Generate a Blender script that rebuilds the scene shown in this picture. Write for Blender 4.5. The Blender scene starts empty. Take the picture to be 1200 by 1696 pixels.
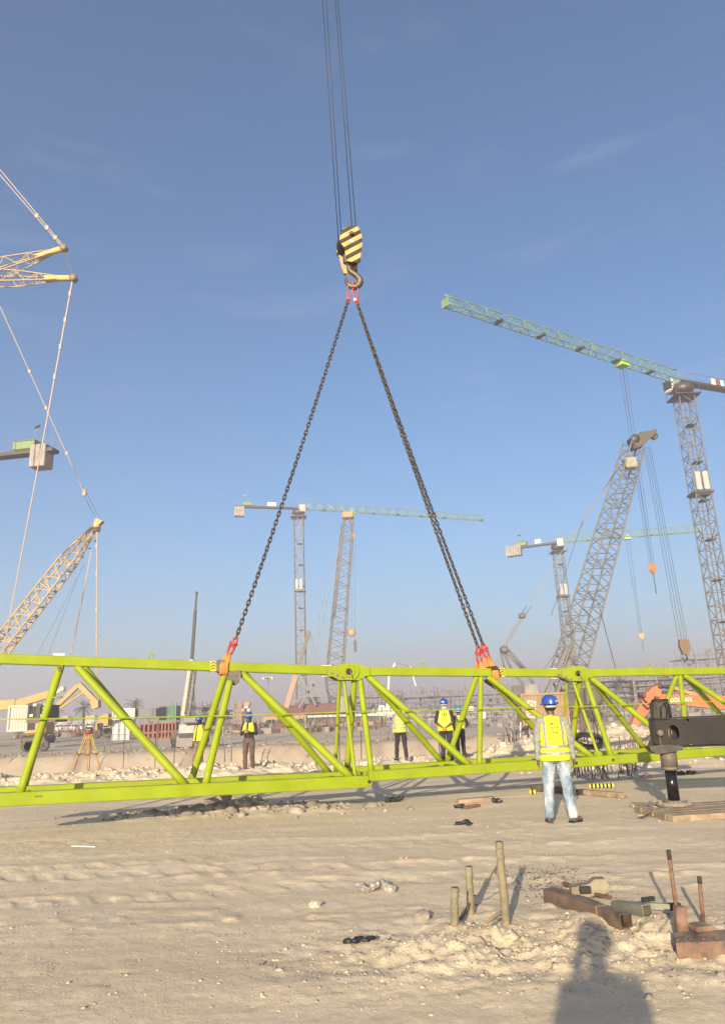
import bpy, math, random
import numpy as np
from mathutils import Vector, Matrix, noise
from mathutils.bvhtree import BVHTree
random.seed(7); rng = np.random.default_rng(7)
SC = bpy.context.scene
COL = SC.collection
# ------------------------------------------------------------------ camera
FPX, CAMH = 1270.0, 1.6
PITCH, ROLL = math.atan(378/FPX), math.radians(2.4)
cam = bpy.data.cameras.new('camera'); camo = bpy.data.objects.new('camera', cam); COL.objects.link(camo)
SC.camera = camo
cam.sensor_fit = 'VERTICAL'; cam.sensor_height = 24.0; cam.lens = FPX/1696*24.0
cam.shift_y = (808-848)/1696.0          # principal point of the photograph
cam.clip_start = 0.05; cam.clip_end = 6000
fw = Vector((0, math.cos(PITCH), math.sin(PITCH))); up0 = Vector((0, -math.sin(PITCH), math.cos(PITCH))); rt0 = Vector((1, 0, 0))
cR, sR = math.cos(ROLL), math.sin(ROLL)
right = rt0*cR - up0*sR; up = rt0*sR + up0*cR
m3 = Matrix((right, up, -fw)).transposed()
camo.matrix_world = Matrix.Translation((0, 0, CAMH)) @ m3.to_4x4()
# ------------------------------------------------------------------ sky, sun, exposure
SUN_AZ, SUN_EL = math.radians(13.5), math.radians(14.3)     # shadows run away from the camera towards azimuth 13.5 deg
world = bpy.data.worlds.new('World'); SC.world = world; world.use_nodes = True
wn, wl = world.node_tree.nodes, world.node_tree.links; wn.clear()
sky = wn.new('ShaderNodeTexSky'); sky.sky_type = 'NISHITA'; sky.sun_disc = False
sky.sun_elevation = SUN_EL; sky.sun_rotation = SUN_AZ + math.pi
sky.altitude = 0; sky.air_density = 1.0; sky.dust_density = .9; sky.ozone_density = 3.6
bg = wn.new('ShaderNodeBackground'); bg.inputs['Strength'].default_value = 0.06
tc = wn.new('ShaderNodeTexCoord'); mp = wn.new('ShaderNodeMapping'); mp.inputs['Scale'].default_value = (1.6, 1.0, 7.0)
mp.inputs['Rotation'].default_value = (0, 0.12, 0.2)
cn = wn.new('ShaderNodeTexNoise'); cn.inputs['Scale'].default_value = 2.6; cn.inputs['Detail'].default_value = 8; cn.inputs['Roughness'].default_value = .62
cn.inputs['Distortion'].default_value = .5
cr = wn.new('ShaderNodeMapRange'); cr.inputs['From Min'].default_value = .55; cr.inputs['From Max'].default_value = .86; cr.inputs['To Max'].default_value = .22
mx = wn.new('ShaderNodeMix'); mx.data_type = 'RGBA'; mx.inputs[7].default_value = (3.4, 3.6, 4.0, 1)
ow = wn.new('ShaderNodeOutputWorld')
wl.new(tc.outputs['Generated'], mp.inputs[0]); wl.new(mp.outputs[0], cn.inputs['Vector']); wl.new(cn.outputs[0], cr.inputs[0])
tint = wn.new('ShaderNodeMix'); tint.data_type = 'RGBA'; tint.blend_type = 'MULTIPLY'; tint.inputs[0].default_value = 1; tint.inputs[7].default_value = (.74, .93, 1.0, 1)
wl.new(sky.outputs[0], tint.inputs[6]); wl.new(cr.outputs[0], mx.inputs[0]); wl.new(tint.outputs[2], mx.inputs[6]); wl.new(mx.outputs[2], bg.inputs[0]); wl.new(bg.outputs[0], ow.inputs[0])
sun = bpy.data.lights.new('sun', 'SUN'); sun.energy = 4.8; sun.angle = math.radians(.6); sun.color = (1, .84, .62)
suno = bpy.data.objects.new('sun', sun); COL.objects.link(suno)
sdir = Vector((math.sin(SUN_AZ)*math.cos(SUN_EL), math.cos(SUN_AZ)*math.cos(SUN_EL), -math.sin(SUN_EL)))
suno.rotation_euler = sdir.to_track_quat('-Z', 'Y').to_euler(); suno.location = (-20, -60, 30)
SC.view_settings.view_transform = 'Standard'; SC.view_settings.look = 'None'
SC.view_settings.exposure = 1.6; SC.view_settings.gamma = 1; SC.view_settings.use_curve_mapping = False
SC.cycles.volume_bounces = 1; SC.cycles.max_bounces = 6; SC.cycles.diffuse_bounces = 3
HAZE_D = 0.0021
# ------------------------------------------------------------------ points of the photograph -> places
CAMP = Vector((0, 0, CAMH))
def ray(px, py):
    x, y = px-600.0, 808.0-py
    xr, yr = x*cR + y*sR, -x*sR + y*cR
    return Vector((xr, FPX*math.cos(PITCH)-yr*math.sin(PITCH), FPX*math.sin(PITCH)+yr*math.cos(PITCH)))
def at(px, py, Y): d = ray(px, py); return CAMP + d*(Y/d.y)
def gnd(px, py, z=0.0): d = ray(px, py); return CAMP + d*((z-CAMH)/d.z)
def on_plane(px, py, P, n): d = ray(px, py); return CAMP + d*((Vector(P)-CAMP).dot(n)/d.dot(n))
# ------------------------------------------------------------------ materials
MATS = {}
def material(name, col, rough=.6, metal=0.0, var=.12, scale=6.0, dust=0.0, bump=0.0, bscale=40.0, coat=0.0, spec=.5, col2=None, emis=None, chips=0):
    if name in MATS: return MATS[name]
    if name not in ('chalky_rock', 'sandy_pebble', 'grey_rubble'): col = tuple(c*.68 for c in col); col2 = tuple(c*.68 for c in col2) if col2 else None
    m = bpy.data.materials.new(name); m.use_nodes = True; n, l = m.node_tree.nodes, m.node_tree.links
    b = n['Principled BSDF']; b.inputs['Roughness'].default_value = rough; b.inputs['Metallic'].default_value = metal
    b.inputs['Specular IOR Level'].default_value = spec
    if coat: b.inputs['Coat Weight'].default_value = coat; b.inputs['Coat Roughness'].default_value = .15
    tc = n.new('ShaderNodeTexCoord'); no = n.new('ShaderNodeTexNoise'); no.inputs['Scale'].default_value = scale; no.inputs['Detail'].default_value = 6
    l.new(tc.outputs['Object'], no.inputs['Vector'])
    r = n.new('ShaderNodeValToRGB'); c2 = col2 or tuple(c*(1-var*2.2) for c in col); c1 = col if col2 else tuple(min(1, c*(1+var)) for c in col)
    r.color_ramp.elements[0].position = .32; r.color_ramp.elements[1].position = .68
    r.color_ramp.elements[0].color = (*c2, 1); r.color_ramp.elements[1].color = (*c1, 1)
    l.new(no.outputs[0], r.inputs[0]); out = r.outputs[0]
    if dust:
        n2 = n.new('ShaderNodeTexNoise'); n2.inputs['Scale'].default_value = scale*.6; n2.inputs['Detail'].default_value = 9; n2.inputs['Roughness'].default_value = .7
        l.new(tc.outputs['Object'], n2.inputs['Vector'])
        ge = n.new('ShaderNodeNewGeometry'); sx = n.new('ShaderNodeSeparateXYZ'); l.new(ge.outputs['Normal'], sx.inputs[0])
        mr = n.new('ShaderNodeMapRange'); mr.inputs['From Min'].default_value = -.2; mr.inputs['From Max'].default_value = 1; mr.inputs['To Min'].default_value = .35; mr.inputs['To Max'].default_value = 1.5
        l.new(sx.outputs['Z'], mr.inputs[0])
        mm = n.new('ShaderNodeMapRange'); mm.inputs['From Min'].default_value = .35; mm.inputs['From Max'].default_value = .75; mm.inputs['To Max'].default_value = dust
        l.new(n2.outputs[0], mm.inputs[0]); mu = n.new('ShaderNodeMath'); mu.operation = 'MULTIPLY'; mu.use_clamp = True
        l.new(mm.outputs[0], mu.inputs[0]); l.new(mr.outputs[0], mu.inputs[1])
        mi = n.new('ShaderNodeMix'); mi.data_type = 'RGBA'; mi.inputs[7].default_value = (.34, .28, .20, 1)
        l.new(mu.outputs[0], mi.inputs[0]); l.new(out, mi.inputs[6]); out = mi.outputs[2]
    if chips:       # scuffs, chipped edges and grease
        n3 = n.new('ShaderNodeTexNoise'); n3.inputs['Scale'].default_value = 9; n3.inputs['Detail'].default_value = 10; n3.inputs['Roughness'].default_value = .78; l.new(tc.outputs['Object'], n3.inputs['Vector'])
        m3_ = n.new('ShaderNodeMapRange'); m3_.inputs['From Min'].default_value = .64; m3_.inputs['From Max'].default_value = .70; m3_.inputs['To Max'].default_value = .75; l.new(n3.outputs[0], m3_.inputs[0])
        mi3 = n.new('ShaderNodeMix'); mi3.data_type = 'RGBA'; mi3.inputs[7].default_value = (.10, .10, .03, 1); l.new(m3_.outputs[0], mi3.inputs[0]); l.new(out, mi3.inputs[6]); out = mi3.outputs[2]
        n4 = n.new('ShaderNodeTexNoise'); n4.inputs['Scale'].default_value = 1.3; n4.inputs['Detail'].default_value = 5; mp4 = n.new('ShaderNodeMapping'); mp4.inputs['Scale'].default_value = (2.5, 2.5, .6); l.new(tc.outputs['Object'], mp4.inputs[0]); l.new(mp4.outputs[0], n4.inputs['Vector'])
        m4_ = n.new('ShaderNodeMapRange'); m4_.inputs['From Min'].default_value = .5; m4_.inputs['From Max'].default_value = .72; m4_.inputs['To Max'].default_value = .22; l.new(n4.outputs[0], m4_.inputs[0])
        mi4 = n.new('ShaderNodeMix'); mi4.data_type = 'RGBA'; mi4.inputs[7].default_value = (.25, .30, .07, 1); l.new(m4_.outputs[0], mi4.inputs[0]); l.new(out, mi4.inputs[6]); out = mi4.outputs[2]
    l.new(out, b.inputs['Base Color'])
    rr = n.new('ShaderNodeMapRange'); rr.inputs['To Min'].default_value = max(.05, rough-.12); rr.inputs['To Max'].default_value = min(1, rough+.12)
    l.new(no.outputs[0], rr.inputs[0]); l.new(rr.outputs[0], b.inputs['Roughness'])
    if bump:
        nb = n.new('ShaderNodeTexNoise'); nb.inputs['Scale'].default_value = bscale; nb.inputs['Detail'].default_value = 5
        l.new(tc.outputs['Object'], nb.inputs['Vector']); bp = n.new('ShaderNodeBump'); bp.inputs['Strength'].default_value = bump; bp.inputs['Distance'].default_value = .02
        l.new(nb.outputs[0], bp.inputs['Height']); l.new(bp.outputs[0], b.inputs['Normal'])
    if emis: b.inputs['Emission Color'].default_value = (*col, 1); b.inputs['Emission Strength'].default_value = emis
    MATS[name] = m; return m
M = material
LIME = M('lime_paint', (.31, .395, .007), .5, 0, .06, 2.2, .05, .06, 60, spec=.2, chips=1)
STEEL = M('dark_steel', (.055, .05, .045), .5, .6, .2, 8, .35, .1)
RUST = M('rusty_steel', (.23, .095, .05), .85, .1, .3, 14, .35, .35, 60, col2=(.09, .045, .03))
BLACK = M('black_rubber', (.012, .012, .013), .6, 0, .1, 8)
CHAIN = M('chain_steel', (.10, .082, .06), .5, .55, .35, 30)
REDP = M('red_paint', (.45, .02, .025), .4, 0, .15, 12, .15)
ORW = M('orange_webbing', (.85, .30, .05), .8, 0, .1, 30, .15, .5, 180)
GREYF = M('grey_padding', (.17, .15, .13), .95, 0, .2, 20, .3, .4, 80)
WHITE = M('white_paint', (.72, .70, .66), .5, 0, .06, 4, .2)
YELC = M('yellow_crane_paint', (.60, .35, .05), .55, 0, .12, .8, .08)
GREYC = M('grey_crane_steel', (.13, .12, .10), .55, .1, .15, .6, .2)
GREYL = M('pale_crane_steel', (.16, .15, .13), .55, .1, .12, .6, .2)
MINT = M('mint_green_jib_paint', (.16, .27, .10), .5, 0, .1, .5, .15)
LGREEN = M('light_green_paint', (.33, .55, .06), .5, 0, .1, .8, .1)
TIMBER = M('weathered_timber', (.34, .25, .16), .9, 0, .25, 9, .35, .4, 70)
CONC = M('dusty_concrete', (.34, .32, .29), .95, 0, .15, 1.2, .3, .3, 12)
# ------------------------------------------------------------------ mesh builder
def frame_of(d, upv=(0, 0, 1)):
    d = Vector(d).normalized(); u = Vector(upv)
    if abs(d.dot(u)) > .98: u = Vector((0, 1, 0)) if abs(d.y) < .9 else Vector((1, 0, 0))
    s = d.cross(u).normalized(); return d, s, s.cross(d).normalized()
class MB:
    def __init__(s): s.v = []; s.f = []; s.mi = []; s.sm = []; s.cur = 0
    def add(s, vs, fs, smooth=False):
        k = len(s.v); s.v += [tuple(x) for x in vs]; s.f += [tuple(i+k for i in f) for f in fs]; s.mi += [s.cur]*len(fs); s.sm += [smooth]*len(fs); return s
    def hexa(s, p, bev=0):     # 8 points: bottom 4 ccw, top 4 ccw
        return s.add(p, [(3, 2, 1, 0), (4, 5, 6, 7), (0, 1, 5, 4), (1, 2, 6, 5), (2, 3, 7, 6), (3, 0, 4, 7)])
    def box(s, c, size, rz=0.0, bevel=0.0, M3=None):
        hx, hy, hz = [q/2 for q in size]; c = Vector(c); R = M3 or Matrix.Rotation(rz, 3, 'Z')
        if bevel <= 0:
            return s.hexa([c + R @ Vector(q) for q in ((-hx, -hy, -hz), (hx, -hy, -hz), (hx, hy, -hz), (-hx, hy, -hz), (-hx, -hy, hz), (hx, -hy, hz), (hx, hy, hz), (-hx, hy, hz))])
        b = min(bevel, hx*.49, hy*.49, hz*.49); P = []
        def ring(z, e): return [(-hx+b*(1-e[0]), 0, 0)]
        rings = []
        for z, i in ((-hz, b), (-hz+b, 0), (hz-b, 0), (hz, b)):
            X, Y = hx-i, hy-i; q = b if i == 0 else b*.4
            rings.append([(-X+q, -Y), (X-q, -Y), (X, -Y+q), (X, Y-q), (X-q, Y), (-X+q, Y), (-X, Y-q), (-X, -Y+q)])
            P += [c + R @ Vector((a, d, z)) for a, d in rings[-1]]
        F = [tuple(range(7, -1, -1)), tuple(range(24, 32))]
        for r in range(3):
            for i in range(8): F.append((r*8+i, r*8+(i+1) % 8, r*8+8+(i+1) % 8, r*8+8+i))
        return s.add(P, F)
    def bar(s, p, q, w, h, upv=(0, 0, 1), bevel=0.0):
        p, q = Vector(p), Vector(q); d, sd, u = frame_of(q-p, upv)
        R = Matrix((d, -sd, u)).transposed()   # x along, y side, z up
        return s.box((p+q)/2, ((q-p).length, w, h), bevel=bevel, M3=R)
    def tube(s, p, q, r0, r1=None, n=8, caps=True):
        return s.path([p, q], [r0, r0 if r1 is None else r1], n, caps)
    def path(s, pts, rad, n=6, caps=True, flat=1.0, upv=(0, 0, 1), closed=False):
        pts = [Vector(p) for p in pts]; k = len(pts)
        if not hasattr(rad, '__len__'): rad = [rad]*k
        V = []
        for i, p in enumerate(pts):
            if closed: d = pts[(i+1) % k]-pts[i-1]
            else: d = pts[min(i+1, k-1)]-pts[max(i-1, 0)]
            d, sd, u = frame_of(d, upv)
            for j in range(n):
                a = 2*math.pi*j/n + math.pi/n
                V.append(p + sd*math.cos(a)*rad[i] + u*math.sin(a)*rad[i]*flat)
        F = []
        for i in range(k if closed else k-1):
            for j in range(n):
                a, b = i*n+j, i*n+(j+1) % n; c, d_ = ((i+1) % k)*n+(j+1) % n, ((i+1) % k)*n+j
                F.append((a, d_, c, b))
        s.add(V, F, n > 4)
        if caps and not closed:
            kk = len(s.v)-k*n
            s.f += [tuple(kk+j for j in range(n)), tuple(kk+(k-1)*n+j for j in range(n-1, -1, -1))]; s.mi += [s.cur]*2; s.sm += [False]*2
        return s
    def lathe(s, prof, c, axis=(0, 0, 1), n=16, smooth=True, caps=True):
        c = Vector(c); d, sd, u = frame_of(axis, (0, 0, 1)); V = []
        for r, z in prof:
            for j in range(n):
                a = 2*math.pi*j/n; V.append(c + d*z + sd*math.cos(a)*r + u*math.sin(a)*r)
        F = [(i*n+j, (i+1)*n+j, (i+1)*n+(j+1) % n, i*n+(j+1) % n) for i in range(len(prof)-1) for j in range(n)]
        s.add(V, F, smooth)
        if caps:
            kk = len(s.v)-len(prof)*n
            s.f += [tuple(kk+j for j in range(n)), tuple(kk+(len(prof)-1)*n+j for j in range(n-1, -1, -1))]; s.mi += [s.cur]*2; s.sm += [False]*2
        return s
    def ell(s, c, r, n=12, m=8, R=None):
        c = Vector(c); V = []; R = R or Matrix.Identity(3)
        if not hasattr(r, '__len__'): r = (r, r, r)
        for i in range(1, m):
            t = math.pi*i/m
            for j in range(n):
                a = 2*math.pi*j/n; V.append(c + R @ Vector((r[0]*math.sin(t)*math.cos(a), r[1]*math.sin(t)*math.sin(a), r[2]*math.cos(t))))
        V += [c + R @ Vector((0, 0, r[2])), c - R @ Vector((0, 0, r[2]))]; T, B = len(V)-2, len(V)-1
        F = [(i*n+j, (i+1)*n+j, (i+1)*n+(j+1) % n, i*n+(j+1) % n) for i in range(m-2) for j in range(n)]
        F += [(T, j, (j+1) % n) for j in range(n)] + [(B, (m-2)*n+(j+1) % n, (m-2)*n+j) for j in range(n)]
        return s.add(V, F, True)
    def prism(s, poly, origin, ex, ey, thick):      # extruded polygon, centred on its plane
        o, ex, ey = Vector(origin), Vector(ex).normalized(), Vector(ey).normalized(); nz = ex.cross(ey).normalized(); n = len(poly)
        V = [o + ex*a + ey*b + nz*t for t in (-thick/2, thick/2) for a, b in poly]
        F = [tuple(range(n-1, -1, -1)), tuple(range(n, 2*n))] + [(i, (i+1) % n, n+(i+1) % n, n+i) for i in range(n)]
        return s.add(V, F)
    def build(s, name, mats, parent=None, local=False, origin=None, **props):
        me = bpy.data.meshes.new(name)
        vs = s.v
        off = Vector((0, 0, 0))
        if parent is not None and not local: off = Vector(parent.get('_w', (0, 0, 0)))
        if origin is not None: off = Vector(origin)
        if off.length > 0: vs = [(x-off.x, y-off.y, z-off.z) for x, y, z in vs]
        me.from_pydata(vs, [], s.f)
        if not isinstance(mats, (list, tuple)): mats = [mats]
        for m in mats: me.materials.append(m)
        if len(mats) > 1: me.polygons.foreach_set('material_index', s.mi)
        me.polygons.foreach_set('use_smooth', s.sm); me.update()
        o = bpy.data.objects.new(name, me); COL.objects.link(o)
        if parent is not None:
            o.parent = parent
            if not local: o['_w'] = tuple(off)
        elif origin is not None: o.location = off; o['_w'] = tuple(off)
        for k_, v_ in props.items(): o[k_] = v_
        return o
def thing(name, label, cat, loc, rz=0.0, group=None):
    o = bpy.data.objects.new(name, None); o.empty_display_size = .3; COL.objects.link(o)
    o.location = loc; o.rotation_euler = (0, 0, rz); o['_w'] = tuple(loc); o['label'] = label; o['category'] = cat
    if group: o['group'] = group
    return o
def tag(o, label, cat, group=None, kind=None):
    if kind: o['kind'] = kind
    if label: o['label'] = label
    if cat: o['category'] = cat
    if group: o['group'] = group
    return o
def solo(name, mb, mats, label, cat, origin, group=None):
    return tag(mb.build(name, mats, origin=origin), label, cat, group)
def copy_tree(o, parent=None, **props):
    c = o.copy(); COL.objects.link(c); c.parent = parent
    for k_, v_ in props.items(): c[k_] = v_
    for ch in list(o.children): copy_tree(ch, c)
    return c
# vectorised value noise
_perm = rng.permutation(4096)
def vnoise(x, y, seed=0):
    x = np.asarray(x, float)+seed*17.3; y = np.asarray(y, float)-seed*9.7
    xi, yi = np.floor(x).astype(np.int64), np.floor(y).astype(np.int64); fx, fy = x-xi, y-yi
    fx = fx*fx*(3-2*fx); fy = fy*fy*(3-2*fy)
    def h(a, b): return _perm[(a*73 + _perm[(b*151+seed*31) & 4095]) & 4095]/4095.0
    return (h(xi, yi)*(1-fx)+h(xi+1, yi)*fx)*(1-fy) + (h(xi, yi+1)*(1-fx)+h(xi+1, yi+1)*fx)*fy - .5
def fbm(x, y, oct=4, seed=0, gain=.5):
    t = 0; a = 1
    for o in range(oct): t = t + a*vnoise(np.asarray(x)*2**o, np.asarray(y)*2**o, seed+o); a *= gain
    return t
def sstep(a, b, x): t = np.clip((np.asarray(x, float)-a)/(b-a), 0, 1); return t*t*(3-2*t)
# ------------------------------------------------------------------ terrain height
def gh(x, y):
    x = np.asarray(x, float); y = np.asarray(y, float); r = np.hypot(x, y)
    near = 1-sstep(14, 30, r)
    h = .035*fbm(x*.35, y*.35, 3, 1)
    h = h + near*(.003*fbm(x*1.6, y*2.2, 4, 5) + .006*fbm(x*9, y*9, 3, 8))
    # wheel ruts running across the foreground
    band = sstep(6.3, 7.4, y)*(1-sstep(12.2, 13.4, y))*(1-sstep(2.0, 5.0, x))
    rut = vnoise(x*.35, y*3.2+x*.35, 21) + .5*vnoise(x*.9, y*7+x*.7, 22)
    crum = np.maximum(0, vnoise(x*7, y*7, 23)+.12)*np.maximum(0, rut+.25)
    h = h + band*(.003*rut + .06*crum) + near*.06*np.maximum(0, vnoise(x*5.5, y*5.5, 27)-.27)*np.maximum(0, vnoise(x*.7, y*1.2, 28)+.3)
    for y0, k0 in ((8.55, .10), (10.6, .13), (9.35, -.05)):         # lugged tyre tracks
        yy = y-(y0+k0*x+.05*np.sin(x*.6)); w_ = np.exp(-(yy/.20)**4)*(1-sstep(1.5, 4.5, x))*(.35+.65*sstep(-.15, .15, vnoise(x*.5, y*.3, 26)))
        h = h + w_*(-.006+.005*np.clip(3*np.sin(x*17+np.sign(yy)*9*np.abs(yy)), -1, 1))
    # mound of broken chalky rubble round the stakes, nearer the camera on the right
    d = np.exp(-(((x-1.1)/1.5)**2+((y-6.1)/.75)**2)) + .9*np.exp(-(((x-2.9)/1.0)**2+((y-5.9)/.6)**2))
    lump = .5+fbm(x*3.2, y*3.2, 4, 31, .6)
    h = h + np.minimum(d, 1)*(.10*lump-.02+.055*np.maximum(0, fbm(x*7, y*7, 3, 35, .6))-.03*np.maximum(0, fbm(x*4+3, y*4, 2, 36)))
    # bank of earth below the jib, left of centre
    d = np.exp(-(((x+2.6)/1.7)**2+((y-15.2)/.8)**2)); h = h + d*(.12+.28*np.maximum(0, fbm(x*2.2, y*3.2, 4, 41)))
    # berm of loose rock along the near lip of the cutting
    e = sstep(21, 24, y)*(1-sstep(28.0, 30.0, y))*(1-sstep(4.0, 7.0, x))
    h = h + e*(.05+.30*np.maximum(0, fbm(x*1.1, y*1.3, 4, 51)+.1))
    # spoil heaps on the right
    e = sstep(2.0, 5.6, x-.12*(y-25))*sstep(20.5, 26.5, y)*(1-sstep(31, 35, y))*(1-sstep(30, 40, x))
    h = h + e*(.72+.42*fbm(x*.45, y*.45, 4, 61)+.16*fbm(x*2, y*2, 3, 62))
    # cutting
    lip = 29.0+1.2*vnoise(x*.3, 0*x, 71); far = 52.0+1.2*vnoise(x*.2, 0*x+4, 72)+.5*vnoise(x*1.1, 0*x, 74)
    c = sstep(0, 3.0, y-lip)*(1-sstep(-3.2, 0.0, y-far))*(1-.75*sstep(7, 14, x))*sstep(-70, -55, x)*(1-sstep(70, 90, x))
    h = h - c*(3.1+.25*fbm(x*.5, y*.5, 3, 73)) + .0*c
    h = h + sstep(-3.5, -1, y-far)*(1-sstep(0, 5, y-far))*.18*fbm(x*.9, y*.9, 3, 75)
    # ground rises gently behind
    h = h + .85*sstep(54, 130, y) + .12*sstep(50, 80, y)*fbm(x*.06, y*.06, 3, 81)
    # left part: earth heap behind the survey tripod
    h = h + sstep(54, 58, y)*(1-sstep(62, 70, y))*.35*np.maximum(0, fbm(x*.12+3, y*.2, 3, 91)+.05)
    return h
def G(x, y): return float(gh(np.array([x]), np.array([y]))[0])
def on_ground(px, py):
    d = ray(px, py); t = 3.0/d.y
    for i in range(4000):
        p = CAMP+d*t
        if p.z < G(p.x, p.y): break
        t += (.02+.004*p.y)/d.y
    return Vector((p.x, p.y, G(p.x, p.y)))
def ground_sheet():
    rs = np.concatenate([np.array([0, .8, 1.6, 2.4, 3.0]), np.geomspace(3.3, 16, 300), np.geomspace(16.05, 60, 330), np.geomspace(60.4, 3000, 90)])
    dense = np.linspace(math.radians(-40), math.radians(40), 560)
    th = np.concatenate([dense, np.linspace(math.radians(40), math.radians(320), 100)[1:-1]])
    n = len(th); m = len(rs)
    T, Rr = np.meshgrid(th, rs); X = Rr*np.sin(T); Y = Rr*np.cos(T); Z = gh(X, Y)
    co = np.stack([X, Y, Z], -1).reshape(-1, 3)
    i, j = np.meshgrid(np.arange(m-1), np.arange(n), indexing='ij'); j2 = (j+1) % n
    q = np.stack([i*n+j, (i+1)*n+j, (i+1)*n+j2, i*n+j2], -1).reshape(-1, 4)[:, ::-1]
    me = bpy.data.meshes.new('ground'); me.vertices.add(len(co)); me.vertices.foreach_set('co', co.ravel())
    me.loops.add(q.size); me.loops.foreach_set('vertex_index', q.ravel().astype(np.int32))
    me.polygons.add(len(q)); me.polygons.foreach_set('loop_start', np.arange(0, q.size, 4, dtype=np.int32)); me.polygons.foreach_set('loop_total', np.full(len(q), 4, dtype=np.int32))
    me.polygons.foreach_set('use_smooth', np.ones(len(q), bool)); me.update(); me.validate()
    o = bpy.data.objects.new('ground', me); COL.objects.link(o); o['kind'] = 'structure'
    return o
def ground_material():
    m = bpy.data.materials.new('sand'); m.use_nodes = True; n, l = m.node_tree.nodes, m.node_tree.links; b = n['Principled BSDF']
    b.inputs['Roughness'].default_value = .95; b.inputs['Specular IOR Level'].default_value = .15
    tc = n.new('ShaderNodeTexCoord')
    def nz(scale, det=5, rough=.55, sc=(1, 1, 1), dist=0.0):
        mp = n.new('ShaderNodeMapping'); mp.inputs['Scale'].default_value = sc; l.new(tc.outputs['Object'], mp.inputs[0])
        t = n.new('ShaderNodeTexNoise'); t.inputs['Scale'].default_value = scale; t.inputs['Detail'].default_value = det; t.inputs['Roughness'].default_value = rough
        t.inputs['Distortion'].default_value = dist; l.new(mp.outputs[0], t.inputs['Vector']); return t.outputs[0]
    def ramp(x, a, b_, ca, cb):
        r = n.new('ShaderNodeValToRGB'); r.color_ramp.elements[0].position = a; r.color_ramp.elements[1].position = b_
        r.color_ramp.elements[0].color = (*ca, 1); r.color_ramp.elements[1].color = (*cb, 1); l.new(x, r.inputs[0]); return r.outputs[0]
    def mix(f, a, b_, mode='MIX'):
        q = n.new('ShaderNodeMix'); q.data_type = 'RGBA'; q.blend_type = mode
        if isinstance(f, float): q.inputs[0].default_value = f
        else: l.new(f, q.inputs[0])
        for s_, v in ((6, a), (7, b_)):
            if isinstance(v, tuple): q.inputs[s_].default_value = (*v, 1)
            else: l.new(v, q.inputs[s_])
        return q.outputs[2]
    base = ramp(nz(.35, 6, .6), .34, .66, (.60, .50, .34), (.78, .675, .48))
    streak = ramp(nz(1.1, 8, .68, (.22, 1.25, 1), .8), .46, .64, (0, 0, 0), (.9, .9, .9))
    c = mix(streak, (.55, .455, .32), base)
    s2 = ramp(nz(2.1, 7, .7, (.3, 1.3, 1), 1.2), .50, .72, (0, 0, 0), (.8, .8, .8)); c = mix(s2, c, (.62, .55, .44))
    fine = nz(24, 6, .7); c = mix(.55, c, ramp(fine, .3, .72, (.82, .81, .80), (1.12, 1.12, 1.12)), 'MULTIPLY')
    spk = ramp(nz(90, 3, .8), .62, .70, (0, 0, 0), (.55, .55, .55)); c = mix(spk, c, (.27, .20, .14))
    spk2 = ramp(nz(60, 3, .8), .63, .72, (0, 0, 0), (.7, .7, .7)); c = mix(spk2, c, (.68, .62, .52))
    # greyer soil past the pad; cutting coloured darker to offset sun on its face
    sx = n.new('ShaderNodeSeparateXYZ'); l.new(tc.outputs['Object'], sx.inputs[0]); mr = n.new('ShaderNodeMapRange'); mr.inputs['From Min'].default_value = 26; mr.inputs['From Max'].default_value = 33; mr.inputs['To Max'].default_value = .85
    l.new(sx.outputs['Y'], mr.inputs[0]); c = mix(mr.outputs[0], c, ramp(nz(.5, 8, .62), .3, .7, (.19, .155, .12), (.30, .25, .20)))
    mr2 = n.new('ShaderNodeMapRange'); mr2.inputs['From Min'].default_value = 53; mr2.inputs['From Max'].default_value = 57; l.new(sx.outputs['Y'], mr2.inputs[0]); c = mix(mr2.outputs[0], c, ramp(nz(.3, 8, .62), .3, .7, (.34, .29, .23), (.52, .45, .36)))  # paler past the far lip, lifting the flat ground under the low sun
    l.new(c, b.inputs['Base Color'])
    bp = n.new('ShaderNodeBump'); bp.inputs['Strength'].default_value = .6; bp.inputs['Distance'].default_value = .03
    ad = n.new('ShaderNodeMath'); ad.operation = 'ADD'; l.new(nz(16, 9, .72), ad.inputs[0])
    m2 = n.new('ShaderNodeMath'); m2.operation = 'MULTIPLY'; m2.inputs[1].default_value = .3; l.new(nz(3.2, 6, .6, (.5, 1.4, 1)), m2.inputs[0]); l.new(m2.outputs[0], ad.inputs[1])
    ad2 = n.new('ShaderNodeMath'); ad2.operation = 'MULTIPLY_ADD'; ad2.inputs[1].default_value = .45; l.new(nz(75, 6, .75), ad2.inputs[0]); l.new(ad.outputs[0], ad2.inputs[2]); l.new(ad2.outputs[0], bp.inputs['Height']); l.new(bp.outputs[0], b.inputs['Normal'])
    return m
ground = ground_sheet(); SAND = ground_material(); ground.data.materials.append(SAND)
# ------------------------------------------------------------------ haze: one closed box of thin dust round the whole site
hz = MB(); hz.box((0, 0, 27.5), (6060, 6060, 67))
hm = bpy.data.materials.new('dust_haze'); hm.use_nodes = True; hn, hl = hm.node_tree.nodes, hm.node_tree.links; hn.clear()
hv = hn.new('ShaderNodeVolumePrincipled'); hv.inputs['Density'].default_value = HAZE_D; hv.inputs['Color'].default_value = (.92, .84, .85, 1); hv.inputs['Anisotropy'].default_value = .42
ho = hn.new('ShaderNodeOutputMaterial'); hl.new(hv.outputs[0], ho.inputs['Volume'])
hb = hz.build('haze', hm); hb['kind'] = 'stuff'; hb['label'] = 'pale dusty haze over the whole building site'
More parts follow.
